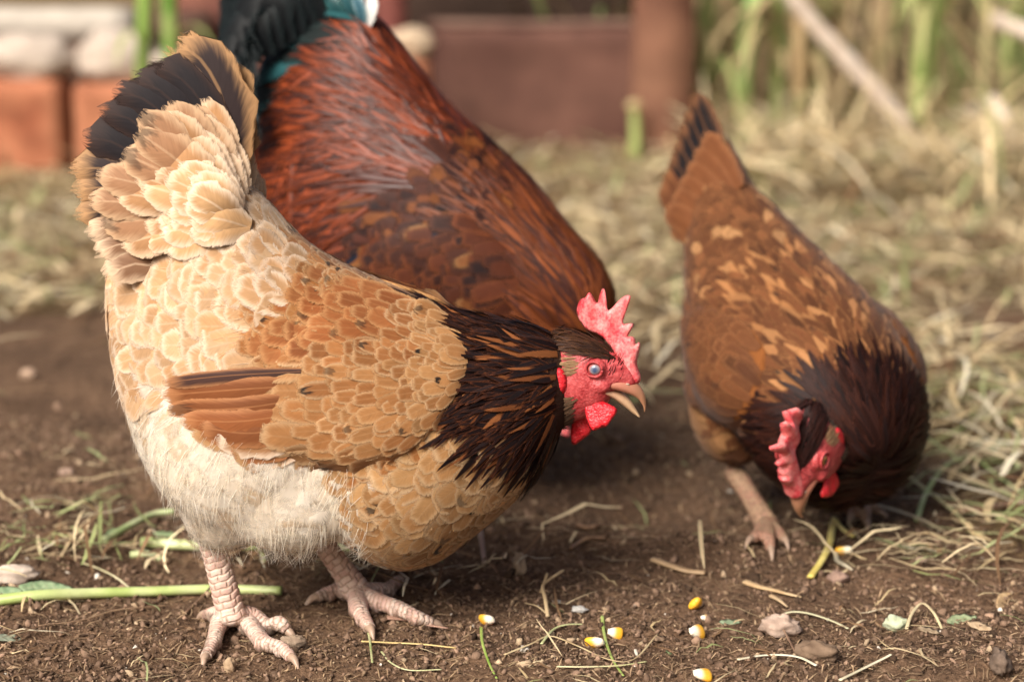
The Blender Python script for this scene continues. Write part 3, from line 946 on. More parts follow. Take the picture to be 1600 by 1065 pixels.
# ================================================================== the buff hen in front
def buff_hen():
    yaw = R(-6)
    mid = at_depth(460, 700, 1.985)
    fr = Frame((mid[0], mid[1], 0), yaw)
    root = empty('hen', (mid[0], mid[1], 0), yaw, label='buff hen with near-black neck and pale fluffy thighs, in front, facing right', category='hen', group='chickens feeding in the yard')
    hp = fr.hp
    cols = [(178, 400, 505, .014), (202, 384, 612, .036), (234, 350, 710, .053), (272, 318, 770, .066), (322, 298, 808, .077), (370, 292, 812, .084), (405, 314, 808, .090),
            (440, 354, 804, .094), (490, 393, 806, .097), (540, 421, 826, .099), (600, 447, 868, .099), (650, 468, 876, .094), (700, 487, 858, .084), (750, 498, 820, .070),
            (800, 507, 778, .056), (840, 515, 735, .043), (868, 524, 692, .030), (890, 545, 650, .014)]
    st = [(hp(x, t), hp(x, b), w) for x, t, b, w in cols]
    parts = [loft(st, 80, 40, .22)]
    for sg in (-1, 1):
        c = hp(385, 702, -.066); c[1] = sg * .066
        parts.append(ellipsoid(c, (.082, .046, .070), Matrix.Rotation(R(-8), 3, 'Y')))
        c = hp(440, 764, -.064); c[1] = sg * .063
        parts.append(ellipsoid(c, (.066, .040, .052), Matrix.Rotation(R(12), 3, 'Y')))
        c = hp(350, 800, -.050); c[1] = sg * .048
        parts.append(ellipsoid(c, (.034, .030, .032)))
    body = remesh(parts, .0045, 8, .5)
    body.name = 'body'
    b = Bird(root, body)
    n_ = lambda x, y, l=-.08: hp(x, y, l)
    regions = [(n_(*p), r) for r, ps in {
        'cushion': [(190, 470, 0), (205, 540, -.02), (260, 430), (330, 390, -.06), (380, 340, -.03), (300, 490), (400, 460), (225, 500, -.05), (350, 530), (200, 440, -.02), (180, 500, -.02), (400, 320, 0), (300, 320, 0), (250, 350, 0), (430, 400, -.03), (460, 430, -.05), (290, 540)],
        'back': [(520, 440, -.03), (600, 465, -.03), (560, 450, 0), (650, 485, -.02), (480, 400, 0), (560, 560), (620, 600), (500, 520), (650, 560, -.06), (680, 620, -.07), (640, 680), (480, 600)],
        'hackle': [(730, 520, -.04), (800, 550, -.03), (770, 600, -.06), (830, 620, -.04), (805, 655, -.05), (860, 560, -.02), (852, 670, -.02), (740, 500, 0), (820, 510, 0), (880, 620, -.02), (775, 635, -.065), (860, 690, 0)],
        'breast': [(610, 800), (690, 760), (760, 750, -.06), (640, 860, -.04), (670, 720), (812, 735, -.03), (612, 760), (720, 840, -.02), (585, 862, -.03), (842, 735, 0), (710, 690, -.08), (780, 720, -.05)],
        'fluff': [(300, 620), (255, 700, -.05), (400, 800), (480, 760), (350, 830), (215, 620, -.03), (500, 830), (420, 650), (230, 580, -.03), (350, 680), (480, 690), (520, 780), (552, 770), (540, 825), (280, 780), (210, 700, 0), (300, 820, 0), (440, 850, 0), (340, 590)],
    }.items() for p in ps]
    def arrow(x0, y0, x1, y1, l=-.08):
        a, c = hp(x0, y0, l), hp(x1, y1, l)
        return (a, c - a)
    flows = [arrow(*a) for a in (
        (700, 490, 560, 435, -.02), (560, 430, 450, 375, -.02), (440, 380, 385, 290, -.02), (400, 400, 310, 340, -.05), (330, 430, 225, 395), (300, 500, 210, 490),
        (350, 510, 250, 530), (430, 470, 330, 440), (600, 560, 450, 555), (500, 480, 400, 450, -.06), (880, 560, 780, 545, -.02), (860, 620, 760, 650, -.04), (870, 680, 800, 745, -.02), (800, 520, 690, 492, -.02),
        (770, 620, 680, 670, -.06), (800, 720, 720, 800, -.04), (700, 760, 610, 815), (640, 860, 560, 870, -.03), (820, 740, 760, 830, 0), (660, 700, 580, 720),
        (300, 600, 225, 650), (400, 680, 350, 760), (490, 720, 480, 850), (255, 690, 250, 800, -.05), (340, 790, 345, 850), (420, 780, 430, 880), (215, 600, 195, 680, -.03), (520, 790, 510, 870), (230, 560, 190, 600, -.03))]
    b.marks(regions, flows)
    colour_body(b, {'cushion': (.66, .44, .25), 'back': (.42, .22, .09), 'hackle': (.03, .015, .01), 'breast': (.46, .27, .11), 'fluff': (.80, .68, .52)})
    link('body', body, M['skin_under'], root)
    styles = {
        'cushion': dict(L=.046, W=.030, gap=.0098, a=(.42, .23, .105), b=(.58, .38, .215), ea=(.70, .54, .39), eb=(.78, .66, .52), lift=.0045, lift0=.001, spot=0, cup=.05, edge=.92, twist=.12),
        'back': dict(L=.028, W=.0165, gap=.0066, a=(.26, .098, .028), b=(.40, .175, .058), ea=(.50, .30, .14), eb=(.62, .43, .25), lift=.0030, spot=.22, edge=.95, twist=.09),
        'hackle': dict(L=.044, W=.0075, gap=.0039, a=(.006, .005, .006), b=(.012, .008, .008), ea=(.03, .010, .006), eb=(.15, .044, .016), lift=.0062, shape='point', stiff=.10, edge=.52, alt=(.08, (.08, .026, .010), (.19, .068, .024)), jit=.3, twist=.2),
        'breast': dict(L=.036, W=.025, gap=.0088, a=(.34, .165, .060), b=(.46, .26, .11), ea=(.54, .36, .19), eb=(.65, .48, .30), lift=.0032, spot=.05, edge=.9, twist=.2),
        'fluff': dict(L=.052, W=.034, gap=.0070, a=(.80, .70, .56), b=(.87, .80, .69), ea=(.87, .80, .69), eb=(.90, .84, .76), alt=(.09, (.66, .50, .32), (.76, .61, .44)), lift=.0030, edge=.6, cup=.1, ragged=.25, shape='round', jit=.03, twist=.3),
    }
    place_plumage(b, styles, 60000, {'cushion': M['feather'], 'back': M['feather'], 'hackle': M['dark_feather'], 'breast': M['feather'], 'fluff': M['downy']},
                  {'cushion': 'saddle_feathers', 'back': 'back_feathers', 'hackle': 'neck_hackle', 'breast': 'breast_feathers', 'fluff': 'thigh_feathers'},
                  skip=lambda q, r: q[:, 0] > hp(873, 590)[0])
    # down on thighs and vent, thin loose strands along the saddle's lower edge
    p, nr = sample(body, 90000)
    reg = b.region(p, .005)
    i = np.where(reg == 'fluff')[0][:5200]
    down(b, 'thigh_down', p[i], nr[i], .030, .0006, (.88, .79, .65), (.94, .90, .83), root, lift=.15, gravity=.10, clump=.75)
    i = np.where(reg == 'cushion')[0][:900]
    down(b, 'saddle_down', p[i], nr[i], .022, .0006, (.70, .50, .30), (.84, .70, .52), root, lift=.30, gravity=.05)
    # tail: main feathers, then layered coverts, each its own part
    tips = [((358, 275), (350, 165), (272, 62), 80, 'edge'), ((350, 290), (322, 180), (262, 96), 60, 'edge'), ((352, 300), (330, 190), (244, 108), 66, 'black'), ((345, 310), (290, 190), (203, 122), 64, 'black'), ((340, 318), (270, 200), (176, 148), 64, 'black'),
            ((335, 322), (250, 230), (150, 182), 64, 'black'), ((330, 328), (235, 265), (121, 222), 62, 'black'), ((325, 334), (220, 290), (106, 264), 60, 'edge'), ((322, 340), (215, 315), (114, 300), 50, 'edge'), ((322, 348), (220, 345), (119, 335), 56, 'edge'), ((322, 352), (225, 360), (128, 368), 54, 'pale'), ((322, 360), (232, 382), (146, 402), 54, 'pale'), ((322, 374), (245, 412), (164, 440), 52, 'pale')]
    S = HS
    for sg in (-1, 1):
        for k, (r0, c0, t0, wd, kind) in enumerate(tips):
            t = k / (len(tips) - 1)
            l0, l1 = -(.010 + .012 * t), -(.008 + .046 * t)
            if sg > 0: l1 *= .5
            t0 = (t0[0] + rng.uniform(-9, 7), t0[1] + rng.uniform(-9, 7)); wd = wd * rng.uniform(.82, 1.12)
            P = [hp(*r0, l0), hp(*c0, (l0 + l1) / 2 - .004), hp(*t0, l1)]
            P.insert(2, P[1] * .42 + P[2] * .58 + np.array((.006, 0, .006)))
            for q in P: q[1] *= -sg
            c, e, spt, ea = {'edge': ((.030, .020, .020), (.46, .26, .12), 0, .95), 'black': ((.016, .013, .015), (.05, .028, .022), 0, .7), 'pale': ((.20, .105, .058), (.66, .48, .32), 0, 1.0)}[kind]
            one_feather('tail_feather', P, (0, sg, .25), wd / S * 1.05, 'oblong', c, e, spt, root, M['quill'], cup=.18, asym=.12 * sg, edge_amt=ea, ragged=.13)
        rows = [(246, 140, 62, 9, (.30, .155, .08), (.56, .37, .22), 98, 190, .044), (196, 120, 60, 9, (.40, .21, .095), (.70, .51, .34), 96, 196, .046), (160, 110, 58, 10, (.50, .29, .14), (.76, .58, .41), 92, 202, .048),
                (126, 100, 54, 10, (.52, .31, .15), (.78, .62, .46), 90, 208, .051), (95, 90, 48, 10, (.52, .31, .15), (.78, .62, .46), 84, 212, .054)]
        for ri, (rad, ln, wd, cnt, c, e, a0, a1, latm) in enumerate(rows):
            for j in range(cnt):
                t = (j + (.5 if ri % 2 else 0) + rng.uniform(-.3, .3)) / cnt
                a = R(a0 + (a1 - a0) * t)
                rr = rad * (1.0 - .12 * t) * rng.uniform(.82, 1.08) * (1.0 if t > .12 else .93)
                ox_ = 346 + 22 * min(t * 2.5, 1)
                tipx, tipy = ox_ + rr * math.cos(a), 345 - rr * math.sin(a)
                rx, ry = ox_ + (rr - ln) * math.cos(a - .10) + 8, 345 - (rr - ln) * math.sin(a - .10) + 8
                lt = -(.008 + (latm - .008) * min(t * 1.9 + .12, 1.0))
                P = [hp(rx, ry, lt * .75), hp((rx + tipx) / 2 + 5 * math.sin(a), (ry + tipy) / 2 - 5, lt - .004), hp(tipx, tipy, lt - .003)]
                for q in P: q[1] *= -sg
                cc = np.array(c) * rng.uniform(.85, 1.15); ee = np.array(e) * rng.uniform(.94, 1.05)
                one_feather('tail_covert', P, (0, sg, .3), wd / S * rng.uniform(.95, 1.35), 'round', cc, ee, .6 if (ri == 0 and rng.random() < .5) else 0, root, M['quill'], cup=.22, asym=.06 * sg, ragged=.05)
    # wings
    W2 = lambda x, y, l=-.098: hp(x, y, l)[[0, 2]]
    outline = [W2(*p) for p in ((738, 600), (720, 545), (672, 505), (600, 478), (530, 462), (482, 470), (462, 520), (430, 556), (400, 590), (388, 640), (402, 695), (470, 726), (560, 738), (640, 718), (700, 668))]
    tipA = W2(385, 640)
    def wing_style(x):
        if x is None: return (.42, .22, .09)
        u, w = x[0], x[2]
        t = (W2(740, 600)[0] - u) / (W2(740, 600)[0] - W2(400, 600)[0])      # 0 shoulder, 1 rear
        h = (w - W2(500, 735)[1]) / (W2(500, 470)[1] - W2(500, 735)[1])       # 0 lower edge, 1 upper edge
        d = dict(gap=.0080, L=.032, W=.0175, a=(.26, .105, .034), b=(.37, .175, .064), ea=(.46, .27, .125), eb=(.57, .385, .215), lift=.0038, spot=.03)
        if h > .62:
            d.update(a=(.23, .082, .025), b=(.34, .145, .050), spot=.08)
        if h > .70 and .30 < t:
            d.update(a=(.22, .068, .020), b=(.29, .105, .034), ea=(.44, .21, .08), eb=(.54, .31, .14), L=.040, W=.023, gap=.0098)
        if t > .62 and h < .62:
            d.update(L=.046, W=.025, a=(.23, .098, .033), b=(.33, .158, .060), gap=.0105, spot=.05)
        if t < .22:
            d.update(gap=.0068, a=(.28, .12, .040), b=(.40, .205, .080), lift=.0030)
        k_ = .72 + .62 * min(max(t, 0), 1)
        d['L'] *= k_; d['W'] *= k_; d['gap'] *= .80 + .42 * min(max(t, 0), 1)
        return d
    flows_w = [((W2(700, 600)), W2(600, 610) - W2(700, 600)), (W2(600, 510), W2(500, 505) - W2(600, 510)), (W2(500, 560), W2(400, 575) - W2(500, 560)), (W2(480, 660), W2(390, 650) - W2(480, 660)), (W2(600, 700), W2(500, 715) - W2(600, 700)), (W2(680, 660), W2(600, 700) - W2(680, 660))]
    rust = [((.22, .072, .024), (.40, .18, .075))] * 8
    fl_tips = [((470, 690), (440, 700), (398, 708)), ((470, 680), (430, 692), (368, 694)), ((475, 668), (420, 684), (345, 676)), ((475, 655), (400, 668), (316, 660)), ((475, 640), (380, 650), (284, 652)), ((475, 620), (370, 632), (258, 642)), ((475, 600), (360, 606), (249, 622)), ((470, 580), (350, 585), (249, 602))]
    for side in (-1, 1):
        fl = []
        for k, pts in enumerate(fl_tips):
            c, e = rust[k]
            if k == 7: c = (.05, .025, .02)
            if k in (0, 2): c, e = (.36, .18, .08), (.74, .60, .46)
            fl.append(dict(P=[W2(*q) for q in pts], W=(24 if k == 7 else 42) / S, c=tuple(np.array(c) * rng.uniform(.72, 1.2)), e=e, off=.003 + .0020 * k, off0=.006 + .0010 * k, spot=.0 if k != 5 else .5, ea=.8))
        build_wing(b, outline, .011, wing_style, flows_w, M['feather'], fl, side, singles=230)
    # head, turned a little towards us
    o = hp(925, 590, 0.0)
    m4 = np.eye(4); a = R(-9); c, s = math.cos(a), math.sin(a)
    m4[:3, :3] = ((c, -s, 0), (s, c, 0), (0, 0, 1)); m4[:3, 3] = o
    build_head(root, m4)
    # legs
    def gp(x, y, dz=.007):
        w = on_ground(x, y, dz); return fr.loc(w)
    def top(p, lat): return hp(p[0], p[1], lat)
    hub = gp(362, 982, .016)
    near = [[hub, gp(345, 990, .010), gp(334, 1016, .008), gp(322, 1036, .006)], [hub, gp(388, 992, .012), gp(412, 1018, .009), gp(440, 1028, .009), gp(456, 1038, .006)], [hub, gp(394, 982, .012), gp(418, 992, .009), gp(438, 989, .010), gp(450, 996, .006)]]
    build_leg(root, top((325, 820), hub[1]), hub, near, .0128, .0125, M['leg'], hallux=[hub, gp(338, 975, .012), gp(322, 970, .006)])
    hub = gp(560, 948, .016)
    far = [[hub, gp(540, 940, .010), gp(515, 938, .009), gp(495, 943, .006)], [hub, gp(560, 962, .010), gp(568, 978, .008), gp(578, 992, .006)], [hub, gp(590, 957, .011), gp(620, 966, .010), gp(650, 976, .008), gp(676, 984, .006)], [hub, gp(588, 941, .010), gp(606, 934, .009), gp(624, 929, .007)]]
    build_leg(root, top((478, 810), hub[1]), hub, far, .0115, .0125, M['leg'])
    return fr

# ================================================================== the rooster behind her
def rooster():
    yaw = R(-30)
    mid = at_depth(640, 350, 2.42)
    fr = Frame((mid[0], mid[1], 0), yaw)
    root = empty('rooster', (mid[0], mid[1], 0), yaw, label='glossy red-brown rooster with black tail, bending down behind the buff hen', category='rooster', group='chickens feeding in the yard')
    hp = fr.hp
    cols = [((530, 12), (440, 80), .018), ((580, 24), (412, 150), .040), ((632, 88), (395, 290), .068), ((684, 156), (405, 430), .088), ((750, 214), (455, 545), .098), ((816, 280), (535, 620), .100), ((874, 350), (645, 670), .090),
            ((922, 405), (745, 680), .072), ((952, 464), (790, 672), .056), ((946, 522), (790, 670), .044), ((905, 576), (782, 672), .034), ((855, 618), (780, 674), .026)]
    st = [(hp(*t), hp(*b_), w) for t, b_, w in cols]
    parts = [loft(st, 70, 36, .15)]
    for sg in (-1, 1):
        c = hp(540, 560, 0); c[1] = sg * .055
        parts.append(ellipsoid(c, (.06, .04, .075)))
    body = remesh(parts, .006, 8, .5); body.name = 'body'
    b = Bird(root, body)
    n_ = lambda x, y, l=-.08: hp(x, y, l)
    regions = [(n_(*p), r) for r, ps in {
        'saddle': [(600, 130, 0), (520, 150, -.05), (450, 200, -.06), (650, 190, 0), (560, 230), (480, 300), (430, 380), (620, 270), (700, 240, 0), (540, 330), (480, 420), (660, 240, -.05)],
        'tailbase': [(480, 40, 0), (430, 80, -.03), (395, 130, -.03), (520, 30, 0), (380, 200, -.04), (400, 100, 0)],
        'wingbow': [(640, 350), (720, 360), (700, 430), (760, 300, -.03), (600, 420), (660, 500), (560, 470), (790, 330, 0)],
        'hackle': [(800, 400, -.06), (850, 420, -.04), (780, 480), (900, 450, -.02), (850, 520, -.06), (930, 520, -.02), (820, 590), (900, 600, -.03), (860, 370, 0)],
        'breast': [(760, 650), (680, 640), (800, 660, -.03), (620, 620)],
        'belly': [(480, 520), (540, 600), (430, 470, -.03), (560, 560)],
    }.items() for p in ps]
    def arrow(x0, y0, x1, y1, l=-.07):
        a, c = hp(x0, y0, l), hp(x1, y1, l); return (a, c - a)
    flows = [arrow(*a) for a in ((700, 230, 600, 120, 0), (620, 140, 540, 60, 0), (640, 230, 520, 190), (560, 230, 430, 280), (500, 330, 410, 420), (600, 330, 480, 400), (540, 130, 440, 130, -.05), (450, 200, 400, 300), (720, 380, 600, 380), (680, 480, 580, 500),
                                     (950, 500, 880, 380, -.01), (900, 480, 800, 380, -.04), (860, 560, 760, 480), (900, 620, 800, 590), (800, 330, 700, 250, 0), (780, 440, 690, 390), (760, 640, 640, 640), (520, 560, 470, 600), (480, 480, 420, 540))]
    b.marks(regions, flows)
    colour_body(b, {'saddle': (.13, .03, .012), 'tailbase': (.01, .012, .012), 'wingbow': (.03, .015, .012), 'hackle': (.10, .03, .012), 'breast': (.015, .01, .01), 'belly': (.02, .012, .01)})
    link('body', body, M['skin_under'], root)
    styles = {
        'saddle': dict(L=.095, W=.0080, gap=.0056, a=(.080, .015, .005), b=(.165, .032, .009), ea=(.19, .042, .011), eb=(.075, .015, .008), lift=.0045, shape='point', stiff=.05, alt=(.28, (.025, .008, .006), (.06, .014, .009)), jit=.40, edge=.7, twist=.26, cup=.3),
        'tailbase': dict(L=.075, W=.022, gap=.011, a=(.008, .010, .010), b=(.012, .018, .018), ea=(.008, .02, .02), eb=(.02, .03, .03), lift=.010, alt=(.2, (.01, .05, .05), (.02, .07, .08)), shape='oblong'),
        'wingbow': dict(L=.035, W=.017, gap=.0085, a=(.012, .008, .009), b=(.05, .015, .009), ea=(.09, .026, .012), eb=(.03, .014, .012), lift=.004, twist=.3, alt=(.30, (.16, .055, .016), (.10, .028, .010)), jit=.3),
        'hackle': dict(L=.080, W=.0070, gap=.0050, a=(.10, .025, .008), b=(.19, .052, .015), ea=(.04, .013, .008), eb=(.13, .036, .011), cup=.3, lift=.0045, shape='point', stiff=.05, alt=(.34, (.03, .012, .010), (.08, .022, .012)), jit=.25, edge=.6),
        'breast': dict(L=.035, W=.020, gap=.010, a=(.012, .009, .009), b=(.03, .014, .01), ea=(.05, .02, .012), eb=(.02, .015, .012), lift=.004),
        'belly': dict(L=.045, W=.024, gap=.012, a=(.014, .010, .009), b=(.05, .02, .012), ea=(.07, .03, .015), eb=(.03, .018, .012), lift=.005),
    }
    place_plumage(b, styles, 60000, {k: M['dark_feather' if k in ('wingbow', 'tailbase') else 'glossy_feather'] for k in styles}, {'saddle': 'saddle_hackle', 'tailbase': 'tail_coverts', 'wingbow': 'shoulder_feathers', 'hackle': 'neck_hackle', 'breast': 'breast_feathers', 'belly': 'belly_feathers'})
    # tail: main feathers and long curved sickles, mostly above the picture
    S = 1450.0
    for sg in (-1, 1):
        for k in range(7):
            t = k / 6
            l1 = .012 + .035 * t
            P = [(500 - 10 * t, 55 + 15 * t), (470 - 50 * t, -60 + 40 * t), (430 - 80 * t, -170 + 90 * t), (380 - 60 * t, -240 + 190 * t)]
            Q = [hp(*q, -l1 * (i + 1) / 4) for i, q in enumerate(P)]
            for q in Q: q[1] *= -sg
            one_feather('tail_feather', Q, (0, sg, .2), .042, 'oblong', (.007, .009, .010), (.010, .020, .022), 0, root, M['dark_feather'], cup=.2)
        for k in range(9):
            k = k * .7
            jx, jy = rng.uniform(-9, 9), rng.uniform(-16, 16)
            P = [(520 - 25 * k, 30 + 14 * k), (470 - 18 * k, -70 + 24 * k), (405 - 10 * k, -60 + 30 * k), (376 - 2 * k, 20 + 26 * k), (386 + 2 * k, 96 + 24 * k)]
            P = [(a_ + jx * i_ / 2, b_ + jy * i_ / 2) for i_, (a_, b_) in enumerate(P)]
            Q = [hp(*q, -(.016 + .010 * k + .012 * i)) for i, q in enumerate(P)]
            for q in Q: q[1] *= -sg
            one_feather('sickle_feather', Q, (0, sg, .5), .050, 'oblong', (.006, .007, .008), (.008, .012, .013), 0, root, M['dark_feather'], cup=.08, ragged=.1)
    # short teal and white feathers where the tail rises
    for (x0, y0, x1, y1, c, e) in ((540, 45, 500, -20, (.012, .05, .055), (.03, .10, .10)), (555, 45, 530, -25, (.015, .06, .07), (.05, .12, .13)), (565, 50, 552, -15, (.03, .09, .12), (.2, .3, .32)), (570, 48, 580, -15, (.60, .62, .60), (.75, .75, .72)), (520, 45, 470, -10, (.015, .07, .07), (.03, .12, .12))):
        P = [hp(x0, y0, -.012), hp((x0 + x1) / 2 + 4, (y0 + y1) / 2, -.022), hp(x1, y1, -.02)]
        one_feather('tail_covert', P, (0, -1, .3), .018, 'round', c, e, 0, root, M['glossy_feather'])
    # wings, mostly hidden by the hen
    W2 = lambda x, y, l=-.095: hp(x, y, l)[[0, 2]]
    outline = [W2(*p) for p in ((790, 420), (740, 350), (660, 330), (590, 360), (530, 420), (500, 500), (560, 560), (660, 580), (750, 540), (800, 480))]
    def ws(x):
        if x is None: return (.03, .015, .012)
        z = noise.noise(Vector(x) * 95)
        d = dict(gap=.0092, L=.044, W=.021, a=(.012, .007, .008), b=(.080, .022, .010), ea=(.13, .038, .014), eb=(.05, .018, .012), lift=.004)
        if z > .36: d.update(a=(.12, .040, .013), b=(.18, .07, .022), ea=(.30, .16, .07), eb=(.16, .07, .025))
        if z < -.58: d.update(a=(.006, .008, .015), b=(.010, .014, .026), ea=(.02, .028, .05), eb=(.010, .013, .022))
        return d
    fw = [(W2(700, 400), W2(600, 430) - W2(700, 400)), (W2(700, 500), W2(600, 520) - W2(700, 500)), (W2(600, 420), W2(520, 480) - W2(600, 420))]
    for side in (-1, 1):
        fl = [dict(P=[W2(620, 470 + 12 * k), W2(540, 500 + 12 * k), W2(450, 530 + 12 * k)], W=.028, c=(.02, .013, .012), e=(.12, .04, .018), off=.004 + .001 * (5 - k), off0=.008) for k in range(6)]
        build_wing(b, outline, .004, ws, fw, M['dark_feather'], fl, side, singles=60, soft=.03)
    # head, down behind the hen's head
    o = hp(806, 640, 0.0)
    fw_ = np.array((.15, 0, -.98)); lf = np.array((0, 1.0, 0)); up = np.cross(fw_, lf)
    m4 = np.eye(4); m4[:3, 0] = fw_; m4[:3, 1] = lf; m4[:3, 2] = up; m4[:3, 3] = o - np.array((.015, 0, .0))
    build_head(root, m4, 1.0, False, (.55, .25, .05), (.01, .01, .01), dict(a=(.17, .045, .013), b=(.25, .07, .02), ea=(.1, .03, .01), eb=(.2, .06, .02)), brows=False)
    for sg, du in ((-1, .02), (1, -.06)):
        c = hp(540, 600, 0)
        w = fr.o + fr.M.T @ np.array((c[0] + du, sg * .05, 0))
        hub = np.array((c[0] + du, sg * .05, height(w[0], w[1]) + .016))
        toes = [[hub, hub + (.03, .02 * k, -.004), hub + (.055, .036 * k, -.008), hub + (.072, .048 * k, -.010)] for k in (-1, 0, 1)]
        build_leg(root, (c[0] - .01, sg * .05, c[2] + .01), hub, toes, .013, .013, M['leg_brown'], hallux=[hub, hub + (-.02, 0, -.005), hub + (-.034, 0, -.010)], voxel=.002)
    return fr

# ================================================================== the brown hen on the right
def brown_hen():
    yaw = R(-70)
    base = at_ground(1258, 815)
    fr = Frame((base[0], base[1], 0), yaw)
    root = empty('hen', (base[0], base[1], 0), yaw, label='chestnut brown hen with dark neck pecking the ground, facing the camera, on the right', category='hen', group='chickens feeding in the yard')
    A = np.array
    def s(u, t, bt, w, du=0): return (A((u - du, 0, t)), A((u + du, 0, bt)), w)
    st = [s(-.262, .350, .300, .012), s(-.240, .352, .245, .026), s(-.205, .335, .190, .044), (A((-.165, 0, .318)), A((-.150, 0, .140)), .063), (A((-.115, 0, .296)), A((-.095, 0, .108)), .080), (A((-.06, 0, .275)), A((-.04, 0, .088)), .096),
          (A((0, 0, .255)), A((0, 0, .078)), .101), (A((.055, 0, .232)), A((.035, 0, .062)), .095), (A((.10, 0, .200)), A((.058, 0, .050)), .088), (A((.130, -.002, .168)), A((.078, -.002, .044)), .073), (A((.148, -.006, .138)), A((.095, -.006, .042)), .054), (A((.156, -.012, .118)), A((.112, -.012, .050)), .036)]
    parts = [loft(st, 70, 36, .12)]
    for sg in (-1, 1):
        parts.append(ellipsoid((-.06, sg * .055, .115), (.055, .038, .060)))
    body = remesh(parts, .005, 8, .5); body.name = 'body'
    b = Bird(root, body)
    regions = [(A(p), r) for r, ps in {
        'saddle': [(-.2, -.03, .30), (-.15, -.05, .28), (-.10, -.07, .25), (-.2, -.04, .24), (-.1, -.01, .29), (-.24, -.01, .32)],
        'shoulder': [(-.03, -.08, .22), (.03, -.07, .22), (0, -.02, .25), (-.03, -.10, .16), (.05, -.09, .17), (-.08, -.09, .18), (.085, -.02, .21), (.09, -.06, .17), (.06, -.09, .13), (.105, -.02, .192)],
        'hackle': [(.135, -.02, .165), (.13, -.045, .145), (.128, -.06, .11), (.15, -.03, .12), (.11, -.07, .10), (.14, -.02, .08), (.095, -.06, .06), (.098, -.082, .125), (.08, -.09, .095)],  # last marks extend the dark hackle sideways, partly painting in shadow beside the head
        'breast': [(.05, -.05, .08), (.02, -.09, .11), (0, -.04, .075)],
        'belly': [(-.12, -.05, .13), (-.06, -.08, .10), (-.18, -.03, .18)],
    }.items() for p in ps]
    flows = [(A(p), A(d)) for p, d in (((-.2, -.02, .33), (-1, 0, .35)), ((-.1, -.03, .29), (-1, -.1, .25)), ((-.1, -.08, .22), (-1, 0, -.1)), ((0, -.03, .25), (-1, -.2, .25)), ((0, -.1, .16), (-1, 0, -.2)), ((.08, -.03, .21), (-.8, -.5, .35)), ((.1, -.07, .15), (-.7, -.7, 0)), ((.14, -.02, .15), (-.4, -.45, .8)), ((.13, -.05, .10), (-.6, -.8, .1)), ((.08, -.08, .10), (-.9, -.4, -.3)), ((.03, -.05, .08), (-1, -.2, -.2)), ((-.1, -.06, .12), (-1, 0, -.6)), ((.09, 0, .21), (-.85, 0, .5)), ((.13, 0, .17), (-.6, 0, .8)), ((.145, 0, .14), (-.3, -.05, .95)), ((.05, 0, .235), (-.95, 0, .3)), ((.12, -.02, .18), (-.65, -.12, .75)))]
    b.marks(regions, flows)
    colour_body(b, {'saddle': (.22, .075, .022), 'shoulder': (.20, .07, .02), 'hackle': (.02, .009, .007), 'breast': (.16, .06, .02), 'belly': (.17, .07, .03)})
    link('body', body, M['skin_under'], root)
    styles = {
        'saddle': dict(L=.034, W=.016, gap=.0078, a=(.095, .034, .013), b=(.165, .064, .024), ea=(.14, .052, .019), eb=(.23, .098, .038), lift=.0040, alt=(.10, (.30, .14, .055), (.38, .20, .085)), jit=.2),
        'shoulder': dict(L=.034, W=.015, gap=.0075, a=(.085, .029, .011), b=(.145, .053, .019), ea=(.15, .058, .021), eb=(.32, .145, .055), lift=.0035, alt=(.18, (.28, .115, .04), (.40, .19, .075)), spot=.08, jit=.2, shape='point'),
        'hackle': dict(L=.042, W=.0085, gap=.0045, a=(.010, .006, .006), b=(.026, .009, .006), ea=(.016, .008, .008), eb=(.060, .017, .009), lift=.0060, shape='point', stiff=.10, jit=.3, edge=.8, twist=.18),
        'breast': dict(L=.032, W=.018, gap=.009, a=(.10, .035, .012), b=(.18, .07, .025), ea=(.22, .09, .03), eb=(.14, .05, .02), lift=.004),
        'belly': dict(L=.038, W=.020, gap=.010, a=(.20, .09, .035), b=(.30, .15, .06), ea=(.34, .18, .08), eb=(.25, .12, .05), lift=.006),
    }
    place_plumage(b, styles, 40000, {'saddle': M['feather'], 'shoulder': M['feather'], 'hackle': M['dark_feather'], 'breast': M['feather'], 'belly': M['feather']},
                  {'saddle': 'saddle_feathers', 'shoulder': 'back_feathers', 'hackle': 'neck_hackle', 'breast': 'breast_feathers', 'belly': 'belly_feathers'})
    # tail: steep narrow tent with dark ends
    for sg in (-1, 1):
        for k in range(7):
            t = k / 6
            l = sg * (.004 + .030 * t)
            P = [A((-.19 + .01 * t, l * .6, .315 - .06 * t)), A((-.235, l * 1.0, .360 - .075 * t)), A((-.290 - .005 * t, l * 1.15, .410 - .100 * t))]
            one_feather('tail_feather', P, (.35, sg, .35), .036, 'oblong', (.010, .008, .009) if k < 5 else (.10, .035, .014), (.24, .10, .04), 0, root, M['quill'], cup=.2, edge_amt=.55)
        for k in range(12):
            t = (k % 6) / 5; r = k // 6
            l = sg * (.006 + .034 * t)
            P = [A((-.165 - .005 * r, l * .7, .322 - .055 * t)), A((-.205, l * 1.15 + sg * .006, .352 - .065 * t - .01 * r)), A((-.240 + .02 * r, l * 1.3 + sg * .006, .372 - .080 * t - .03 * r))]
            one_feather('tail_covert', P, (.4, sg, .4), .036, 'round', (.15, .052, .018), (.26, .11, .045), 0, root, M['feather'], cup=.25)
    # wings
    outline = [(.075, .15), (.06, .205), (.01, .225), (-.06, .222), (-.13, .205), (-.18, .175), (-.15, .135), (-.08, .112), (0, .105), (.05, .118)]
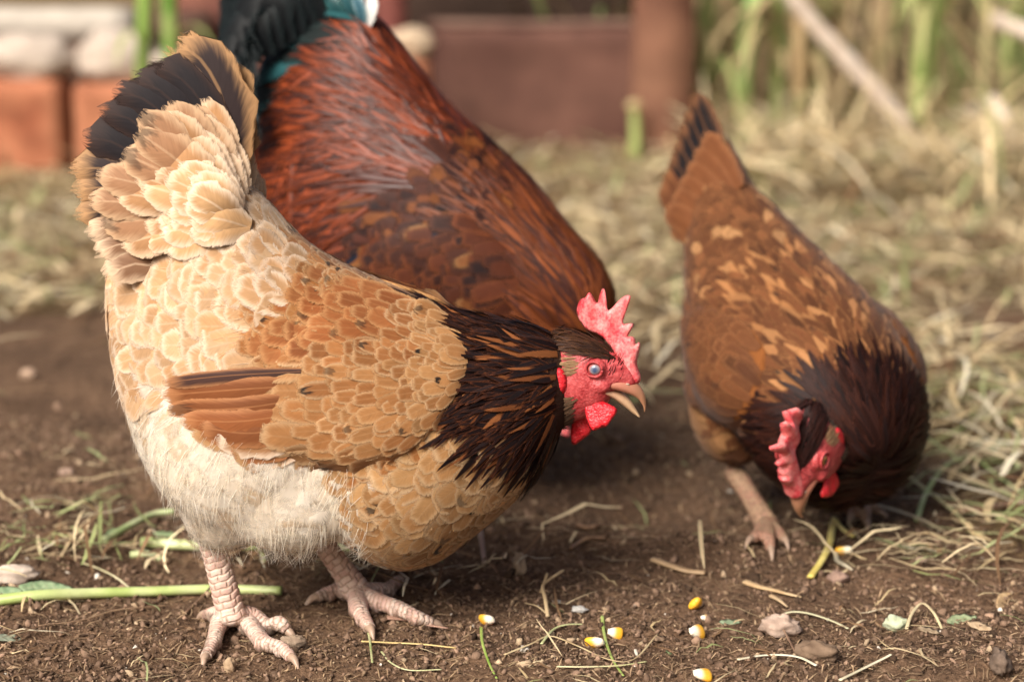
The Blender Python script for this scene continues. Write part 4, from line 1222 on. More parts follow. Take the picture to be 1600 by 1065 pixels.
    def ws(x):
        if x is None: return (.20, .07, .02)
        return dict(gap=.0085, L=.034, W=.017, a=(.085, .029, .011), b=(.15, .055, .019), ea=(.17, .066, .024), eb=(.22, .092, .036), lift=.0035, spot=.05)
    fw = [((0, .16), (-1, .05)), ((-.1, .16), (-1, .1)), ((.05, .2), (-1, .1))]
    for side in (-1, 1):
        fl = [dict(P=[(-.09, .135 + .012 * k), (-.15, .140 + .012 * k), (-.215 + .004 * k, .150 + .012 * k)], W=.026, c=(.12, .04, .014), e=(.26, .09, .03), off=.004 + .001 * k, off0=.008) for k in range(6)]
        build_wing(b, outline, .014, ws, fw, M['feather'], fl, side, singles=110, soft=.04)
    # head turned down and to her right
    hc = fr.loc(at_depth(1266, 712, base[1] - .165))
    x = fr.M @ A((-.40, -.52, -.75)); x /= np.linalg.norm(x)
    y = fr.M @ A((.78, -.62, -.06)); y -= x * (x @ y); y /= np.linalg.norm(y)
    z = np.cross(x, y)
    m4 = np.eye(4); m4[:3, 0] = x * 1.08; m4[:3, 1] = y * 1.08; m4[:3, 2] = z * 1.08; m4[:3, 3] = hc
    build_head(root, m4, 1.0, False, (.45, .20, .05), (.008, .008, .008), dict(a=(.012, .008, .008), b=(.03, .011, .009), ea=(.05, .016, .01), eb=(.03, .012, .01)), brows=False)
    def gp(px, py, dz=.007): return fr.loc(on_ground(px, py, dz))
    hub = gp(1196, 838, .014)
    toes = [[hub, gp(1186, 850, .010), gp(1174, 858, .006)], [hub, gp(1200, 856, .010), gp(1204, 866, .006)], [hub, gp(1214, 848, .010), gp(1226, 852, .006)]]
    build_leg(root, fr.loc(at_depth(1148, 735, base[1] + .045)), hub, toes, .0110, .0115, M['leg_brown'], hallux=[hub, gp(1190, 828, .010), gp(1184, 820, .006)], voxel=.0016, toe_r=.0075)
    hub = gp(1345, 800, .014)
    toes = [[hub, gp(1338, 808, .010), gp(1330, 816, .006)], [hub, gp(1350, 812, .010), gp(1354, 822, .006)], [hub, gp(1360, 804, .010), gp(1374, 808, .006)]]
    build_leg(root, (-.06, .055, .10), hub, toes, .0110, .0115, M['leg_brown'], voxel=.0016, toe_r=.0075)
    return fr

buff_hen()
rooster()
brown_hen()
# ------------------------------------------------------------------ loose soil, fibres and straw (nobody could count these)
t_ = (1 + 5 ** .5) / 2
ICO_V = np.array([(-1, t_, 0), (1, t_, 0), (-1, -t_, 0), (1, -t_, 0), (0, -1, t_), (0, 1, t_), (0, -1, -t_), (0, 1, -t_), (t_, 0, -1), (t_, 0, 1), (-t_, 0, -1), (-t_, 0, 1)]) / math.sqrt(1 + t_ * t_)
ICO_F = np.array([(0, 11, 5), (0, 5, 1), (0, 1, 7), (0, 7, 10), (0, 10, 11), (1, 5, 9), (5, 11, 4), (11, 10, 2), (10, 7, 6), (7, 1, 8), (3, 9, 4), (3, 4, 2), (3, 2, 6), (3, 6, 8), (3, 8, 9), (4, 9, 5), (2, 4, 11), (6, 2, 10), (8, 6, 7), (9, 8, 1)])
def rot_batch(n):
    q = rng.normal(size=(n, 4)); q /= np.linalg.norm(q, axis=1)[:, None]
    w, x, y, z = q.T
    return np.stack([np.stack([1 - 2 * (y * y + z * z), 2 * (x * y - z * w), 2 * (x * z + y * w)], -1), np.stack([2 * (x * y + z * w), 1 - 2 * (x * x + z * z), 2 * (y * z - x * w)], -1), np.stack([2 * (x * z - y * w), 2 * (y * z + x * w), 1 - 2 * (x * x + y * y)], -1)], 1)
def spread(n, y0, y1, pw=1.0, margin=.16):
    """points over the ground the camera looks at"""
    y = y0 + (y1 - y0) * rng.random(n) ** pw
    x = (rng.random(n) * 2 - 1) * (y * .225 + margin)
    return x, y
def crumbs(name, n, y0, y1, rmed, rsig, rmax, label, pw=1.5):
    x, y = spread(n, y0, y1, pw)
    clump = np.array([noise.noise((a * 9, b * 9, 4.4)) for a, b in zip(x, y)])
    ok = rng.random(n) < .62 + .8 * clump
    x, y = x[ok], y[ok]; n = len(x)
    r = np.minimum(rmed * np.exp(rng.normal(size=n) * rsig), rmax)
    z = np.array([height(a, b) for a, b in zip(x, y)]) + r * .35
    V = ICO_V[None] * (1 + .40 * rng.normal(size=(n, 12, 1))).clip(.4, 1.7) * (r[:, None] * (1 + .35 * rng.normal(size=(n, 3))).clip(.5, 1.6))[:, None]
    V = np.einsum('nij,nkj->nki', rot_batch(n), V) + np.stack([x, y, z], 1)[:, None]
    Fc = (ICO_F[None] + (np.arange(n) * 12)[:, None, None]).reshape(-1, 3)
    me = raw_mesh(name, V.reshape(-1, 3), Fc, smooth=False)
    c = pal((.065, .040, .026), (.26, .168, .114), n, .24)
    q = rng.random(n)
    c[q < .09] = pal((.24, .16, .10), (.46, .34, .22), int((q < .09).sum()))
    c[q > .993] = pal((.5, .44, .36), (.7, .64, .55), int((q > .993).sum()))
    col_attr(me, 'Col', np.repeat(c, 12, 0))
    link(name, me, M['crumb'], label=label, category='soil', kind='stuff')
crumbs('soil_crumbs', 56000, 1.70, 2.75, .00115, .50, .0036, 'fine dark brown crumbs of loose soil covering the yard')
crumbs('soil_clods', 300, 1.72, 3.0, .0034, .35, .007, 'small rounded brown clods lying scattered on the soil', 1.2)

def ribbons(name, x, y, L, W, cols, label, category, tilt=.1, zoff=0.0, bend=.5, seg=5, mat=None, lay=True, yaw=None, fold=0.0):
    n = len(x)
    a = rng.random(n) * 2 * np.pi if yaw is None else yaw
    V = np.zeros((n, seg, 2, 3))
    for i in range(n):
        ang = a[i]; k = rng.normal() * bend; px, py = 0.0, 0.0
        ti = rng.normal() * tilt; z0 = rng.random() * zoff
        pts = []
        s0 = L[i] / (seg - 1)
        kink = rng.integers(1, seg) if rng.random() < fold else -1
        for j in range(seg):
            pts.append((px, py, j * s0))
            if j == kink: ang += rng.normal() * .9
            px += math.cos(ang) * s0; py += math.sin(ang) * s0; ang += k / seg
        mx, my = px / 2, py / 2
        arch = abs(rng.normal()) * .06 * L[i]
        tw = rng.normal() * .6
        for j, (qx, qy, s) in enumerate(pts):
            wx, wy = x[i] + qx - mx, y[i] + qy - my
            u = s / L[i]
            h = (height(wx, wy) if lay else 0) + z0 + (u - .5) * L[i] * ti + abs(.5 * L[i] * ti) * .9 + arch * 4 * u * (1 - u) + .0012
            j2 = min(j + 1, seg - 1); j1 = max(j2 - 1, 0)
            dx, dy = pts[j2][0] - pts[j1][0], pts[j2][1] - pts[j1][1]
            dl = math.hypot(dx, dy) + 1e-9
            w = W[i] / 2 * (1 - .75 * abs(2 * u - 1) ** 3)
            c = math.cos(tw * (u - .3)); sn = math.sin(tw * (u - .3))
            ox, oy, oz = -dy / dl * w * c, dx / dl * w * c, w * sn
            V[i, j, 0] = (wx - ox, wy - oy, h - oz); V[i, j, 1] = (wx + ox, wy + oy, h + oz)
    f = grid_faces(seg, 2)
    Fc = (f[None] + (np.arange(n) * seg * 2)[:, None, None]).reshape(-1, 4)
    me = raw_mesh(name, V.reshape(-1, 3), Fc)
    col_attr(me, 'Col', np.repeat(cols, seg * 2, 0))
    return link(name, me, mat or M['straw'], label=label, category=category, kind='stuff')
def straw_cols(n, green=.14, brown=.24):
    c = pal((.48, .36, .19), (.72, .59, .37), n, .24)
    q = rng.random(n)
    c[q < green] = pal((.24, .27, .10), (.42, .46, .22), int((q < green).sum()))
    k = q > 1 - brown
    c[k] = pal((.13, .07, .035), (.26, .155, .08), int(k.sum()))
    k = (q > .5) & (q < .58)
    c[k] = pal((.60, .52, .36), (.72, .65, .48), int(k.sum()))
    return c
x, y = spread(15000, 1.71, 2.7, 1.8)
n = len(x)
c = pal((.12, .07, .04), (.46, .32, .19), n, .2)
ribbons('soil_fibres', x, y, .004 + .016 * rng.random(n) ** 2, .0006 + .0010 * rng.random(n), c, 'tiny wood fibres and rootlets mixed into the loose soil', 'fibres', tilt=.12, seg=4)
x, y = spread(520, 1.73, 2.8, 1.2)
k = np.array([noise.noise((a * 4.2, b * 6, 8.8)) for a, b in zip(x, y)]) > -.12
x, y = x[k], y[k]; n = len(x)
ribbons('loose_straw', x, y, .018 + .055 * rng.random(n) ** 1.5, .0010 + .0016 * rng.random(n), straw_cols(n, .12, .45), 'thin broken straws and grass blades strewn over the bare soil', 'straw', tilt=.10, bend=.7, seg=6, zoff=.003, fold=.4)
# the straw bed behind and to the right of the birds
x, y = spread(46000, 2.05, 5.4, .9, .75)
p = np.array([litter(a, b) for a, b in zip(x, y)])
k = rng.random(len(x)) < p * .66 + .006
x, y = x[k][:19000], y[k][:19000]; n = len(x)
ribbons('straw_bed', x, y, .04 + .14 * rng.random(n) ** 1.3, .0025 + .0060 * rng.random(n) ** 1.5, straw_cols(n), 'thick bed of golden and greenish straw behind the chickens', 'straw', tilt=.14, bend=.40, seg=6, zoff=.020, fold=.45)
# matted hay clump spread right of the brown hen
def clump(px, py, n, sx, sy, name, label, green=.35, L0=.03, L1=.10, brown=.2):
    c0 = on_ground(px, py)
    x = c0[0] + rng.normal(size=n) * sx; y = c0[1] + rng.normal(size=n) * sy
    ribbons(name, x, y, L0 + L1 * rng.random(n), .0015 + .0030 * rng.random(n), straw_cols(n, green, brown), label, 'straw', tilt=.18, bend=.55, seg=7, zoff=.016, fold=.5)
clump(1500, 640, 260, .07, .14, 'hay_clump', 'tangled green and tan hay lying right of the brown hen', .4)
clump(1420, 875, 46, .045, .022, 'hay_wisp', 'thin wisp of pale dry hay on the soil in front of the brown hen', .1, .03, .06)
clump(130, 815, 40, .060, .060, 'hay_wisp', 'sparse wisp of dry hay left of the buff hen', .25, .03, .06)
clump(70, 870, 46, .060, .020, 'hay_wisp', 'matted dry hay by the left edge behind the pale green stalk', .3, .03, .06)
clump(640, 905, 60, .055, .030, 'hay_wisp', "dark dry stems tangled on the soil below the buff hen's breast", .1, .02, .07, .75)
clump(420, 880, 50, .07, .03, 'hay_wisp', "dark dry stems tangled behind the buff hen's near leg", .1, .02, .07, .75)

# ------------------------------------------------------------------ things lying on the soil, one by one
def blob(name, px, py, r, cola, colb, label, category, group=None, squash=(1, 1, .8), mat=None, rough=.25, freq=90, yaw=0, sink=.25):
    c = on_ground(px, py)
    v, f = ellipsoid((0, 0, 0), (1, 1, 1), None, 18, 24)
    out = []
    cs = []
    sd = px * .37 + py * .11
    for q in v:
        k = 1 + rough * noise.fractal(Vector(q) * 1.7 + Vector((sd, 0, 0)), 1.0, 2.0, 4)
        out.append(q * k * r * np.array(squash))
        t = min(max(.5 + .9 * noise.noise(Vector(q) * 2.3 + Vector((sd, 3, 0))), 0), 1)
        cs.append(np.array(cola) * (1 - t) + np.array(colb) * t)
    me = raw_mesh(name, np.array(out), f)
    col_attr(me, 'Col', np.array(cs))
    o = link(name, me, mat or M['stone'], label=label, category=category, group=group)
    o.location = (c[0], c[1], c[2] + r * squash[2] * (1 - sink) ); o.rotation_euler = (0, 0, yaw)
    return o
stones = [
    ('stone', 811, 898, .0098, (.26, .19, .13), (.40, .30, .21), 'upright tan stone chip on soil right of the buff hen\'s breast', (.72, .6, 1.25)),
    ('stone', 1218, 990, .0130, (.30, .21, .16), (.44, .33, .26), 'oval pinkish tan stone at the front right, below the curled grass blade', (1.35, .8, .75)),
    ('soil_clod', 1275, 1030, .0120, (.11, .07, .045), (.22, .15, .10), 'dark brown rounded clod at the front, right of the oval stone', (1.5, .9, .8)),
    ('stone', 1309, 908, .0080, (.20, .13, .10), (.30, .20, .15), 'round brown pebble below the yellow bent straw', (1.2, .9, .75)),
    ('stone', 359, 1048, .0062, (.30, .20, .12), (.42, .30, .19), "small tan stone between the toes of the buff hen's near foot", (.8, .8, 1.2)),
    ('stone', 457, 1014, .0085, (.24, .17, .12), (.36, .27, .19), "brown clod touching the middle toe of the buff hen's near foot", (1.3, .9, .8)),
    ('stone', 20, 910, .0140, (.45, .36, .29), (.62, .52, .43), 'pale lumpy stone at the left edge above the green stalk', (1.6, .8, .7)),
    ('dried_dropping', 1562, 1036, .0110, (.10, .07, .05), (.19, .135, .10), 'ridged brown dropping at the right front edge', (.8, 1.7, .8)),
    ('stone', 905, 955, .0060, (.40, .38, .35), (.58, .56, .52), 'whitish crumb on soil between the corn kernels and the stone chip', (1.3, .8, .5)),
    ('stone', 870, 938, .0038, (.3, .28, .25), (.5, .47, .42), 'small grey flake beside the bent dry stalk', (1.3, .8, .5)),
    ('stone', 1399, 984, .0082, (.34, .37, .24), (.50, .54, .38), 'pale greenish lump at the right front beside an arched straw', (1.3, .9, .9)),
    ('stone', 1440, 880, .0050, (.25, .17, .12), (.36, .26, .19), 'small brown pebble inside the hay wisp at right', (1.1, .9, .8)),
    ('stone', 44, 590, .0085, (.30, .20, .14), (.42, .30, .21), 'blurred brown pebble on bare soil at the left', (1.3, .9, .8)),
    ('stone', 105, 740, .0065, (.24, .16, .12), (.34, .24, .18), 'small brown pebble left of the fluffy thigh', (1.2, .9, .8)),
]
for nm, px, py, r, a, b_, lab, sq in stones:
    blob(nm, px, py, r, a, b_, lab, 'dropping' if nm == 'dried_dropping' else ('clod' if nm == 'soil_clod' else 'stone'), 'stones and clods on the soil', sq, rough=.35, yaw=rng.uniform(-.4, .4))
# corn kernels: wedge with a crown of yellow and a white germ
def kernel(px, py, yaw, roll, label, s=1.0, pitch=0.3):
    c = on_ground(px, py)
    st = [((-.0052, 0, .0008), (-.0052, 0, -.0008), .0010), ((-.0040, 0, .0019), (-.0040, 0, -.0019), .0022), ((-.0015, 0, .0025), (-.0015, 0, -.0023), .0034), ((.0018, 0, .0027), (.0018, 0, -.0025), .0043), ((.0040, 0, .0025), (.0040, 0, -.0022), .0042), ((.0052, 0, .0016), (.0052, 0, -.0015), .0030), ((.0056, 0, .0006), (.0056, 0, -.0006), .0012)]
    v, f = loft(st, 18, 16, 0)
    t = np.clip((v[:, 0] + .0026) / .0034, 0, 1)[:, None]
    t = t * t * (3 - 2 * t)
    col = np.array((.86, .78, .62)) * (1 - t) + np.array((.82, .43, .035)) * t
    me = raw_mesh('corn_kernel', v, f); col_attr(me, 'Col', col)
    o = link('corn_kernel', me, M['kernel'], label=label, category='corn kernel', group='corn kernels on the soil')
    o.scale = (1.55 * s,) * 3
    o.location = (c[0], c[1], c[2] + .0048 * s); o.rotation_euler = (roll, pitch, yaw)
kernel(762, 975, R(130), .9, 'lone yellow corn kernel left of the others, on a green grass blade', 1.0)
kernel(1089, 953, R(-120), .9, 'corn kernel farthest back of the right-hand trio', 1.05, -.3)
kernel(1102, 970, R(40), .4, 'small deep yellow corn kernel half hidden at far right of the scatter', .62)
kernel(961, 994, R(15), 1.1, 'roundish pale corn kernel above the slanting one in the middle', .85)
kernel(930, 1012, R(150), .9, 'slanting corn kernel with white tip, foremost of the middle pair', 1.05)
kernel(1088, 996, R(45), .9, 'large corn kernel just in front of the small deep yellow one', 1.05)
kernel(1319, 866, R(160), .6, 'blurred corn kernel touching the yellow bent straw near the brown hen', 1.0)
kernel(1097, 1062, R(20), .5, 'corn kernel cut off by the bottom edge of the picture', 1.0)

def stalk(name, pts, r, ca, cb, label, category, group=None, flat=1.0, mat=None, lift=.004, z=None, n=40, m=8, ridged=0.0, taper=.8):
    if r < .0018: flat = min(flat, .4)
    P = []
    for k, q in enumerate(pts):
        w = on_ground(q[0], q[1], (q[2] if len(q) > 2 else lift)) 
        P.append(w)
    rr = np.interp(np.arange(len(P)), [0, len(P) - 1], [r, r * taper])
    mod = (lambda s, th: 1 + ridged * np.sin(th * 5)) if ridged else None
    v, f = tube(np.array(P), rr, n, m, flat, mod)
    c0 = v.mean(0); base = np.array((c0[0], c0[1], v[:, 2].min()))
    me = raw_mesh(name, v - base, f)
    cs = []
    for q in v:
        t = min(max(.5 + 1.1 * noise.noise(Vector(q) * 38), 0), 1)
        cs.append(np.array(ca) * (1 - t) + np.array(cb) * t)
    col_attr(me, 'Col', np.array(cs))
    o = link(name, me, mat or M['stem'], label=label, category=category, group=group)
    o.location = base
    return o
G1, G2 = (.36, .45, .14), (.60, .66, .32)
stalk('green_stalk', [(-20, 945), (60, 940), (150, 936), (240, 933), (340, 929), (440, 932)], .0056, G1, G2, "long pale green stalk lying behind the buff hen's near foot", 'stalk', 'green stalks on the soil', lift=.006, ridged=.06, n=70)
stalk('green_stalk', [(222, 857), (300, 862), (400, 864), (520, 868), (600, 872)], .0056, (.42, .52, .20), (.64, .68, .36), 'thick pale green stalk passing behind both legs of the buff hen', 'stalk', 'green stalks on the soil', lift=.007, ridged=.06, n=60)
stalk('green_stalk', [(165, 862), (205, 838), (240, 822), (272, 812)], .0042, (.30, .38, .16), (.50, .55, .30), 'short slanting grey green stalk beside the pale thigh at left', 'stalk', 'green stalks on the soil', lift=.012)
stalk('green_stalk', [(205, 872), (232, 878), (262, 886)], .0038, (.50, .56, .26), (.62, .66, .38), 'short stub of green stalk just left of the near leg', 'stalk', 'green stalks on the soil')
Y1, Y2 = (.58, .46, .10), (.74, .63, .22)
stalk('bent_straw', [(1266, 911), (1283, 885), (1295, 862), (1299, 842), (1302, 821)], .0036, Y1, Y2, 'yellow straw bent upright before the brown hen', 'straw', 'single straws', lift=.006, taper=1.0, flat=.5)
stalk('bent_straw', [(1302, 820, .006), (1318, 833, .006), (1334, 845, .005)], .0030, Y1, (.70, .62, .30), 'short flat yellow straw lying across the bent one near the brown hen', 'straw', 'single straws', taper=1.0, flat=.5)
T1_, T2_ = (.36, .25, .13), (.55, .42, .25)
stalk('dry_stick', [(1020, 876), (1050, 884), (1075, 890), (1102, 896)], .0046, (.30, .19, .10), (.44, .30, .17), 'flat tan wood sliver on soil between the birds', 'stick', 'sticks and slivers', flat=.5)
stalk('dry_stick', [(892, 862), (908, 852), (918, 846), (932, 846), (945, 842)], .0024, (.24, .14, .08), (.36, .23, .13), 'crooked brown twig, nearer of two behind the stone chip', 'twig', 'sticks and slivers')
stalk('dry_stick', [(902, 826), (918, 830), (935, 826), (958, 818)], .0024, (.24, .14, .08), (.38, .25, .15), 'crooked brown twig, farther of two behind the stone chip', 'twig', 'sticks and slivers')
stalk('bent_straw', [(856, 968, .003), (852, 952, .010), (848, 940, .016), (858, 934, .018), (880, 922, .020)], .0019, T1_, T2_, 'bent dry stalk like a check mark right of the stone chip', 'straw', 'single straws', flat=.7)
stalk('bent_straw', [(845, 944, .012), (855, 930, .022)], .0015, T1_, T2_, 'short splinter beside the bent dry stalk', 'straw', 'single straws', flat=.7)
stalk('bent_straw', [(858, 964, .003), (840, 956, .004), (820, 948, .004)], .0012, T1_, T2_, 'thin tan splinter at the foot of the bent dry stalk', 'straw', 'single straws')
stalk('husk', [(1165, 915), (1185, 922), (1210, 928), (1232, 934), (1252, 936)], .0044, (.46, .30, .15), (.64, .47, .28), 'curled tan husk lying front of the brown hen\'s foot', 'husk', 'sticks and slivers', flat=.5, taper=.3)
stalk('husk', [(1205, 934), (1218, 944), (1230, 954)], .0032, (.40, .27, .15), (.58, .43, .26), 'small tan sliver under the curled husk', 'husk', 'sticks and slivers', flat=.5, taper=.3)
stalk('husk', [(605, 968), (640, 974), (668, 982), (700, 994)], .0042, (.30, .16, .11), (.42, .25, .18), "flat reddish bark sliver at the far foot's long toe", 'bark', 'sticks and slivers', flat=.4, taper=.3)
stalk('grass_blade', [(752, 985), (754, 1010), (764, 1040), (776, 1062)], .0015, (.22, .34, .06), (.36, .45, .12), 'upright curved green grass blade below the lone corn kernel', 'grass', 'grass blades on the soil', flat=.5, taper=.6)
stalk('grass_blade', [(941, 968), (943, 990), (948, 1012), (958, 1036), (974, 1062)], .0016, (.26, .36, .08), (.42, .48, .16), 'green grass blade passing between the middle corn kernels', 'grass', 'grass blades on the soil', flat=.5, taper=.6)
stalk('grass_blade', [(846, 1012), (864, 990), (884, 982), (910, 981)], .0014, (.42, .46, .20), (.58, .58, .32), 'pale curved grass blade left of the middle corn kernels', 'grass', 'grass blades on the soil', flat=.5)
stalk('grass_blade', [(788, 1030), (830, 1012), (860, 1000), (900, 1014), (950, 1036), (990, 1036), (1028, 990)], .0013, T1_, (.60, .48, .28), 'long looping tan grass stem around the middle corn kernels', 'grass', 'grass blades on the soil', n=60)
stalk('grass_blade', [(870, 1043), (920, 1048), (970, 1046), (1010, 1040)], .0013, (.44, .42, .20), (.62, .58, .34), 'straight pale stem on the soil below the middle corn kernels', 'grass', 'grass blades on the soil')
stalk('grass_blade', [(565, 1008), (610, 1010), (660, 1013), (713, 1018)], .0016, (.52, .36, .13), (.66, .50, .22), 'straight golden straw right of the buff hen\'s feet', 'straw', 'grass blades on the soil')
stalk('grass_blade', [(574, 985), (578, 1010), (582, 1050)], .0012, (.30, .36, .14), (.46, .46, .24), 'thin upright green stem right of the near foot', 'grass', 'grass blades on the soil')
stalk('grass_blade', [(596, 1022), (612, 1042), (640, 1056), (690, 1052)], .0011, (.46, .48, .24), (.62, .60, .36), 'thin curled pale stem at the bottom right of the near foot', 'grass', 'grass blades on the soil')
stalk('grass_blade', [(1152, 1037), (1200, 1031), (1245, 1033), (1275, 1048)], .0017, (.62, .56, .40), (.76, .72, .58), 'pale arched grass stem at the front below the oval stone', 'grass', 'grass blades on the soil')
stalk('grass_blade', [(1312, 1066), (1350, 1050), (1378, 1038), (1392, 1028)], .0017, (.62, .56, .38), (.76, .70, .52), 'straight pale grass stem at the front edge right of the clod', 'grass', 'grass blades on the soil')
stalk('grass_blade', [(1210, 972, .004), (1235, 964, .005), (1265, 967, .006), (1300, 978, .005), (1325, 988, .004)], .0016, (.40, .38, .22), (.55, .52, .34), 'arched grey green grass blade over the oval stone', 'grass', 'grass blades on the soil')
stalk('grass_blade', [(1416, 990, .003), (1424, 972, .008), (1440, 962, .012), (1458, 970, .008), (1472, 984, .003)], .0016, (.46, .36, .20), (.62, .52, .32), 'arched tan straw beside the pale greenish lump', 'straw', 'grass blades on the soil')
stalk('grass_blade', [(1204, 950, .003), (1220, 985, .006), (1244, 1028, .003)], .0011, (.24, .14, .09), (.34, .22, .14), 'thin dark stem crossing in front of the oval stone', 'twig', 'sticks and slivers')
stalk('grass_blade', [(1432, 818, .004), (1448, 788, .015), (1480, 752, .020), (1520, 735, .015), (1556, 752, .008), (1596, 775, .004)], .0030, (.30, .40, .14), (.50, .56, .28), 'long arched green grass blade at the right beside the brown hen', 'grass', 'grass blades on the soil', flat=.5, n=50)
stalk('grass_blade', [(1400, 738, .008), (1440, 775, .010), (1490, 810, .008), (1512, 830, .004)], .0026, (.46, .44, .18), (.62, .58, .30), 'yellow green straw slanting down at the right of the brown hen', 'straw', 'grass blades on the soil', flat=.5)
stalk('dry_stick', [(1500, 806), (1540, 800), (1580, 792), (1620, 782)], .0040, (.28, .16, .10), (.40, .26, .17), 'reddish brown stick at the right edge below the green arch', 'stick', 'sticks and slivers')
stalk('dry_stick', [(60, 985), (130, 975), (180, 960), (260, 952)], .0012, (.20, .12, .07), (.34, .22, .13), 'thin brown stem below the long green stalk at left', 'twig', 'sticks and slivers')
stalk('dry_stick', [(290, 962, .003), (330, 930, .010), (345, 895, .014), (300, 872, .014), (282, 840, .012)], .0013, (.14, .08, .05), (.24, .14, .08), 'dark looping rootlet beside the near leg', 'twig', 'sticks and slivers')
stalk('dry_stick', [(130, 890, .004), (160, 905, .010), (185, 918, .010), (206, 926, .004)], .0014, (.58, .52, .28), (.68, .62, .40), 'short pale yellow stem above the long green stalk', 'straw', 'single straws')
stalk('dry_stick', [(95, 875, .004), (122, 852, .016), (150, 835, .022), (160, 828, .024)], .0016, T1_, T2_, 'upright tan straw left of the buff hen', 'straw', 'single straws')
stalk('dry_stick', [(748, 838, .020), (752, 858, .012), (757, 884, .004)], .0030, (.26, .17, .14), (.38, .27, .22), "pale upright twig just right of the buff hen's breast", 'twig', 'sticks and slivers')

def scrap(px, py, outline, ca, cb, label, category, sc=.001, yaw=0, tilt=.3, curl=8.0, name='leaf_scrap'):
    c = on_ground(px, py)
    pts = np.array(outline, float) * sc
    pts -= pts.mean(0)
    def place(u, w, o):
        return (u, w, o + curl * (u * u * .6 + w * w) + .0008 * math.sin(u * 900 + w * 400))
    v, f = pillow(pts, .0028, .00035, .001, place, 1)
    me = raw_mesh(name, v - np.array((0, 0, v[:, 2].min())), f)
    cs = [np.array(ca) * (1 - t) + np.array(cb) * t for t in [min(max(.5 + noise.noise(Vector(q) * 260), 0), 1) for q in v]]
    col_attr(me, 'Col', np.array(cs))
    o = link(name, me, M['leaf'], label=label, category=category, group='leaf scraps on the soil')
    o.location = (c[0], c[1], c[2] + .001); o.rotation_euler = (tilt, rng.uniform(-.2, .2), yaw)
leafo = [(0, 0), (6, 5), (14, 7), (22, 5), (30, 0), (22, -5), (13, -6), (5, -4)]
scrap(1046, 1024, leafo, (.20, .28, .12), (.34, .40, .20), 'small ragged green leaf scrap near the right-hand corn kernels', 'leaf', .00055, 1.9, .5)
scrap(1140, 974, leafo, (.20, .27, .16), (.32, .38, .24), 'flat grey green leaf scrap right of the corn kernels', 'leaf', .0008, .25, .2)
scrap(1500, 972, leafo, (.20, .26, .14), (.34, .38, .22), 'crumpled grey green leaf at the right front', 'leaf', .0011, .3, .5, 14)
scrap(1530, 980, leafo, (.42, .29, .17), (.56, .42, .27), 'crumpled tan leaf beside the grey green one at right front', 'leaf', .0009, -.2, .4, 12)
scrap(1565, 945, leafo, (.44, .28, .14), (.58, .42, .24), 'dry upright tan leaf at the right edge', 'leaf', .0012, 1.0, .9, 12)
scrap(70, 925, leafo, (.16, .26, .13), (.36, .44, .26), 'wilted grey green leaf on the long stalk at left', 'leaf', .0019, .1, .35, 10)
scrap(15, 930, leafo, (.14, .23, .12), (.30, .38, .22), 'dark wilted green leaf at the left edge on the stalk', 'leaf', .0017, -.4, .45, 12)
scrap(12, 1000, leafo, (.22, .26, .18), (.36, .38, .28), 'small grey leaf scrap at the lower left edge', 'leaf', .0011, .5, .2)
scrap(175, 838, leafo, (.10, .22, .09), (.22, .34, .16), 'crumpled dark green leaf left of the pale thigh', 'leaf', .0010, 1.2, .6, 14)
scrap(258, 838, leafo, (.30, .42, .20), (.44, .54, .30), "light green leaf scrap touching the pale thigh's lower left", 'leaf', .0010, .4, .3)
scrap(1450, 985, leafo, (.36, .26, .16), (.5, .38, .25), 'narrow tan leaf under the arched tan straw', 'leaf', .0008, -.5, .2)
scrap(1030, 1000, leafo, (.28, .18, .11), (.42, .29, .19), 'narrow brown leaf left of the large right-hand kernel', 'leaf', .0007, 1.0, .4)
scrap(1548, 700, leafo, (.40, .42, .30), (.56, .58, .44), 'broad pale green leaf in the hay at the right', 'leaf', .0020, .2, .3)
scrap(1530, 558, leafo, (.56, .52, .32), (.68, .64, .44), 'broad pale yellow leaf in the straw at the right', 'leaf', .0022, -.1, .3)
# ------------------------------------------------------------------ raised bed, blocks and plants along the back
def box(name, lo, hi, mat, cola, colb, parent=None, bev=.004, freq=5, warp=.004, base=None, **kw):
    """a worn block: bevelled, slightly warped, coloured in uneven patches"""
    lo, hi = np.array(lo, float), np.array(hi, float)
    bm = bmesh.new()
    bmesh.ops.create_cube(bm, size=1)
    for v in bm.verts:
        v.co = Vector((lo + hi) / 2) + Vector(np.array(v.co) * (hi - lo))
    bmesh.ops.bevel(bm, geom=bm.edges[:], offset=bev, segments=2, affect='EDGES')
    L = (hi - lo).max()
    bmesh.ops.subdivide_edges(bm, edges=[e for e in bm.edges if e.calc_length() > L * .3], cuts=8, use_grid_fill=True)
    for v in bm.verts:
        v.co += Vector(noise.noise_vector(v.co * 9)) * warp
    me = bpy.data.meshes.new(name)
    org = Vector(base) if base is not None else Vector(((lo[0] + hi[0]) / 2, (lo[1] + hi[1]) / 2, lo[2]))
    cs = []
    for v in bm.verts:
        t = min(max(.5 + 1.0 * noise.fractal(v.co * freq, 1.0, 2.0, 3), 0), 1)
        cs.append(np.array(cola) * (1 - t) + np.array(colb) * t)
    if parent is None:
        bmesh.ops.translate(bm, vec=-org, verts=bm.verts[:])
    else:
        bmesh.ops.translate(bm, vec=-Vector(parent.location), verts=bm.verts[:])
    bm.to_mesh(me); bm.free()
    col_attr(me, 'Col', np.array(cs))
    me.polygons.foreach_set('use_smooth', np.ones(len(me.polygons), bool))
    o = link(name, me, mat, parent, **kw)
    if parent is None: o.location = org
    return o
YB = at_ground(860, 246)[1]            # where the raised bed's front meets the ground
def bx(px, Y): return at_depth(px, 250, Y)[0]
def bz(py, Y): return at_depth(800, py, Y)[2]
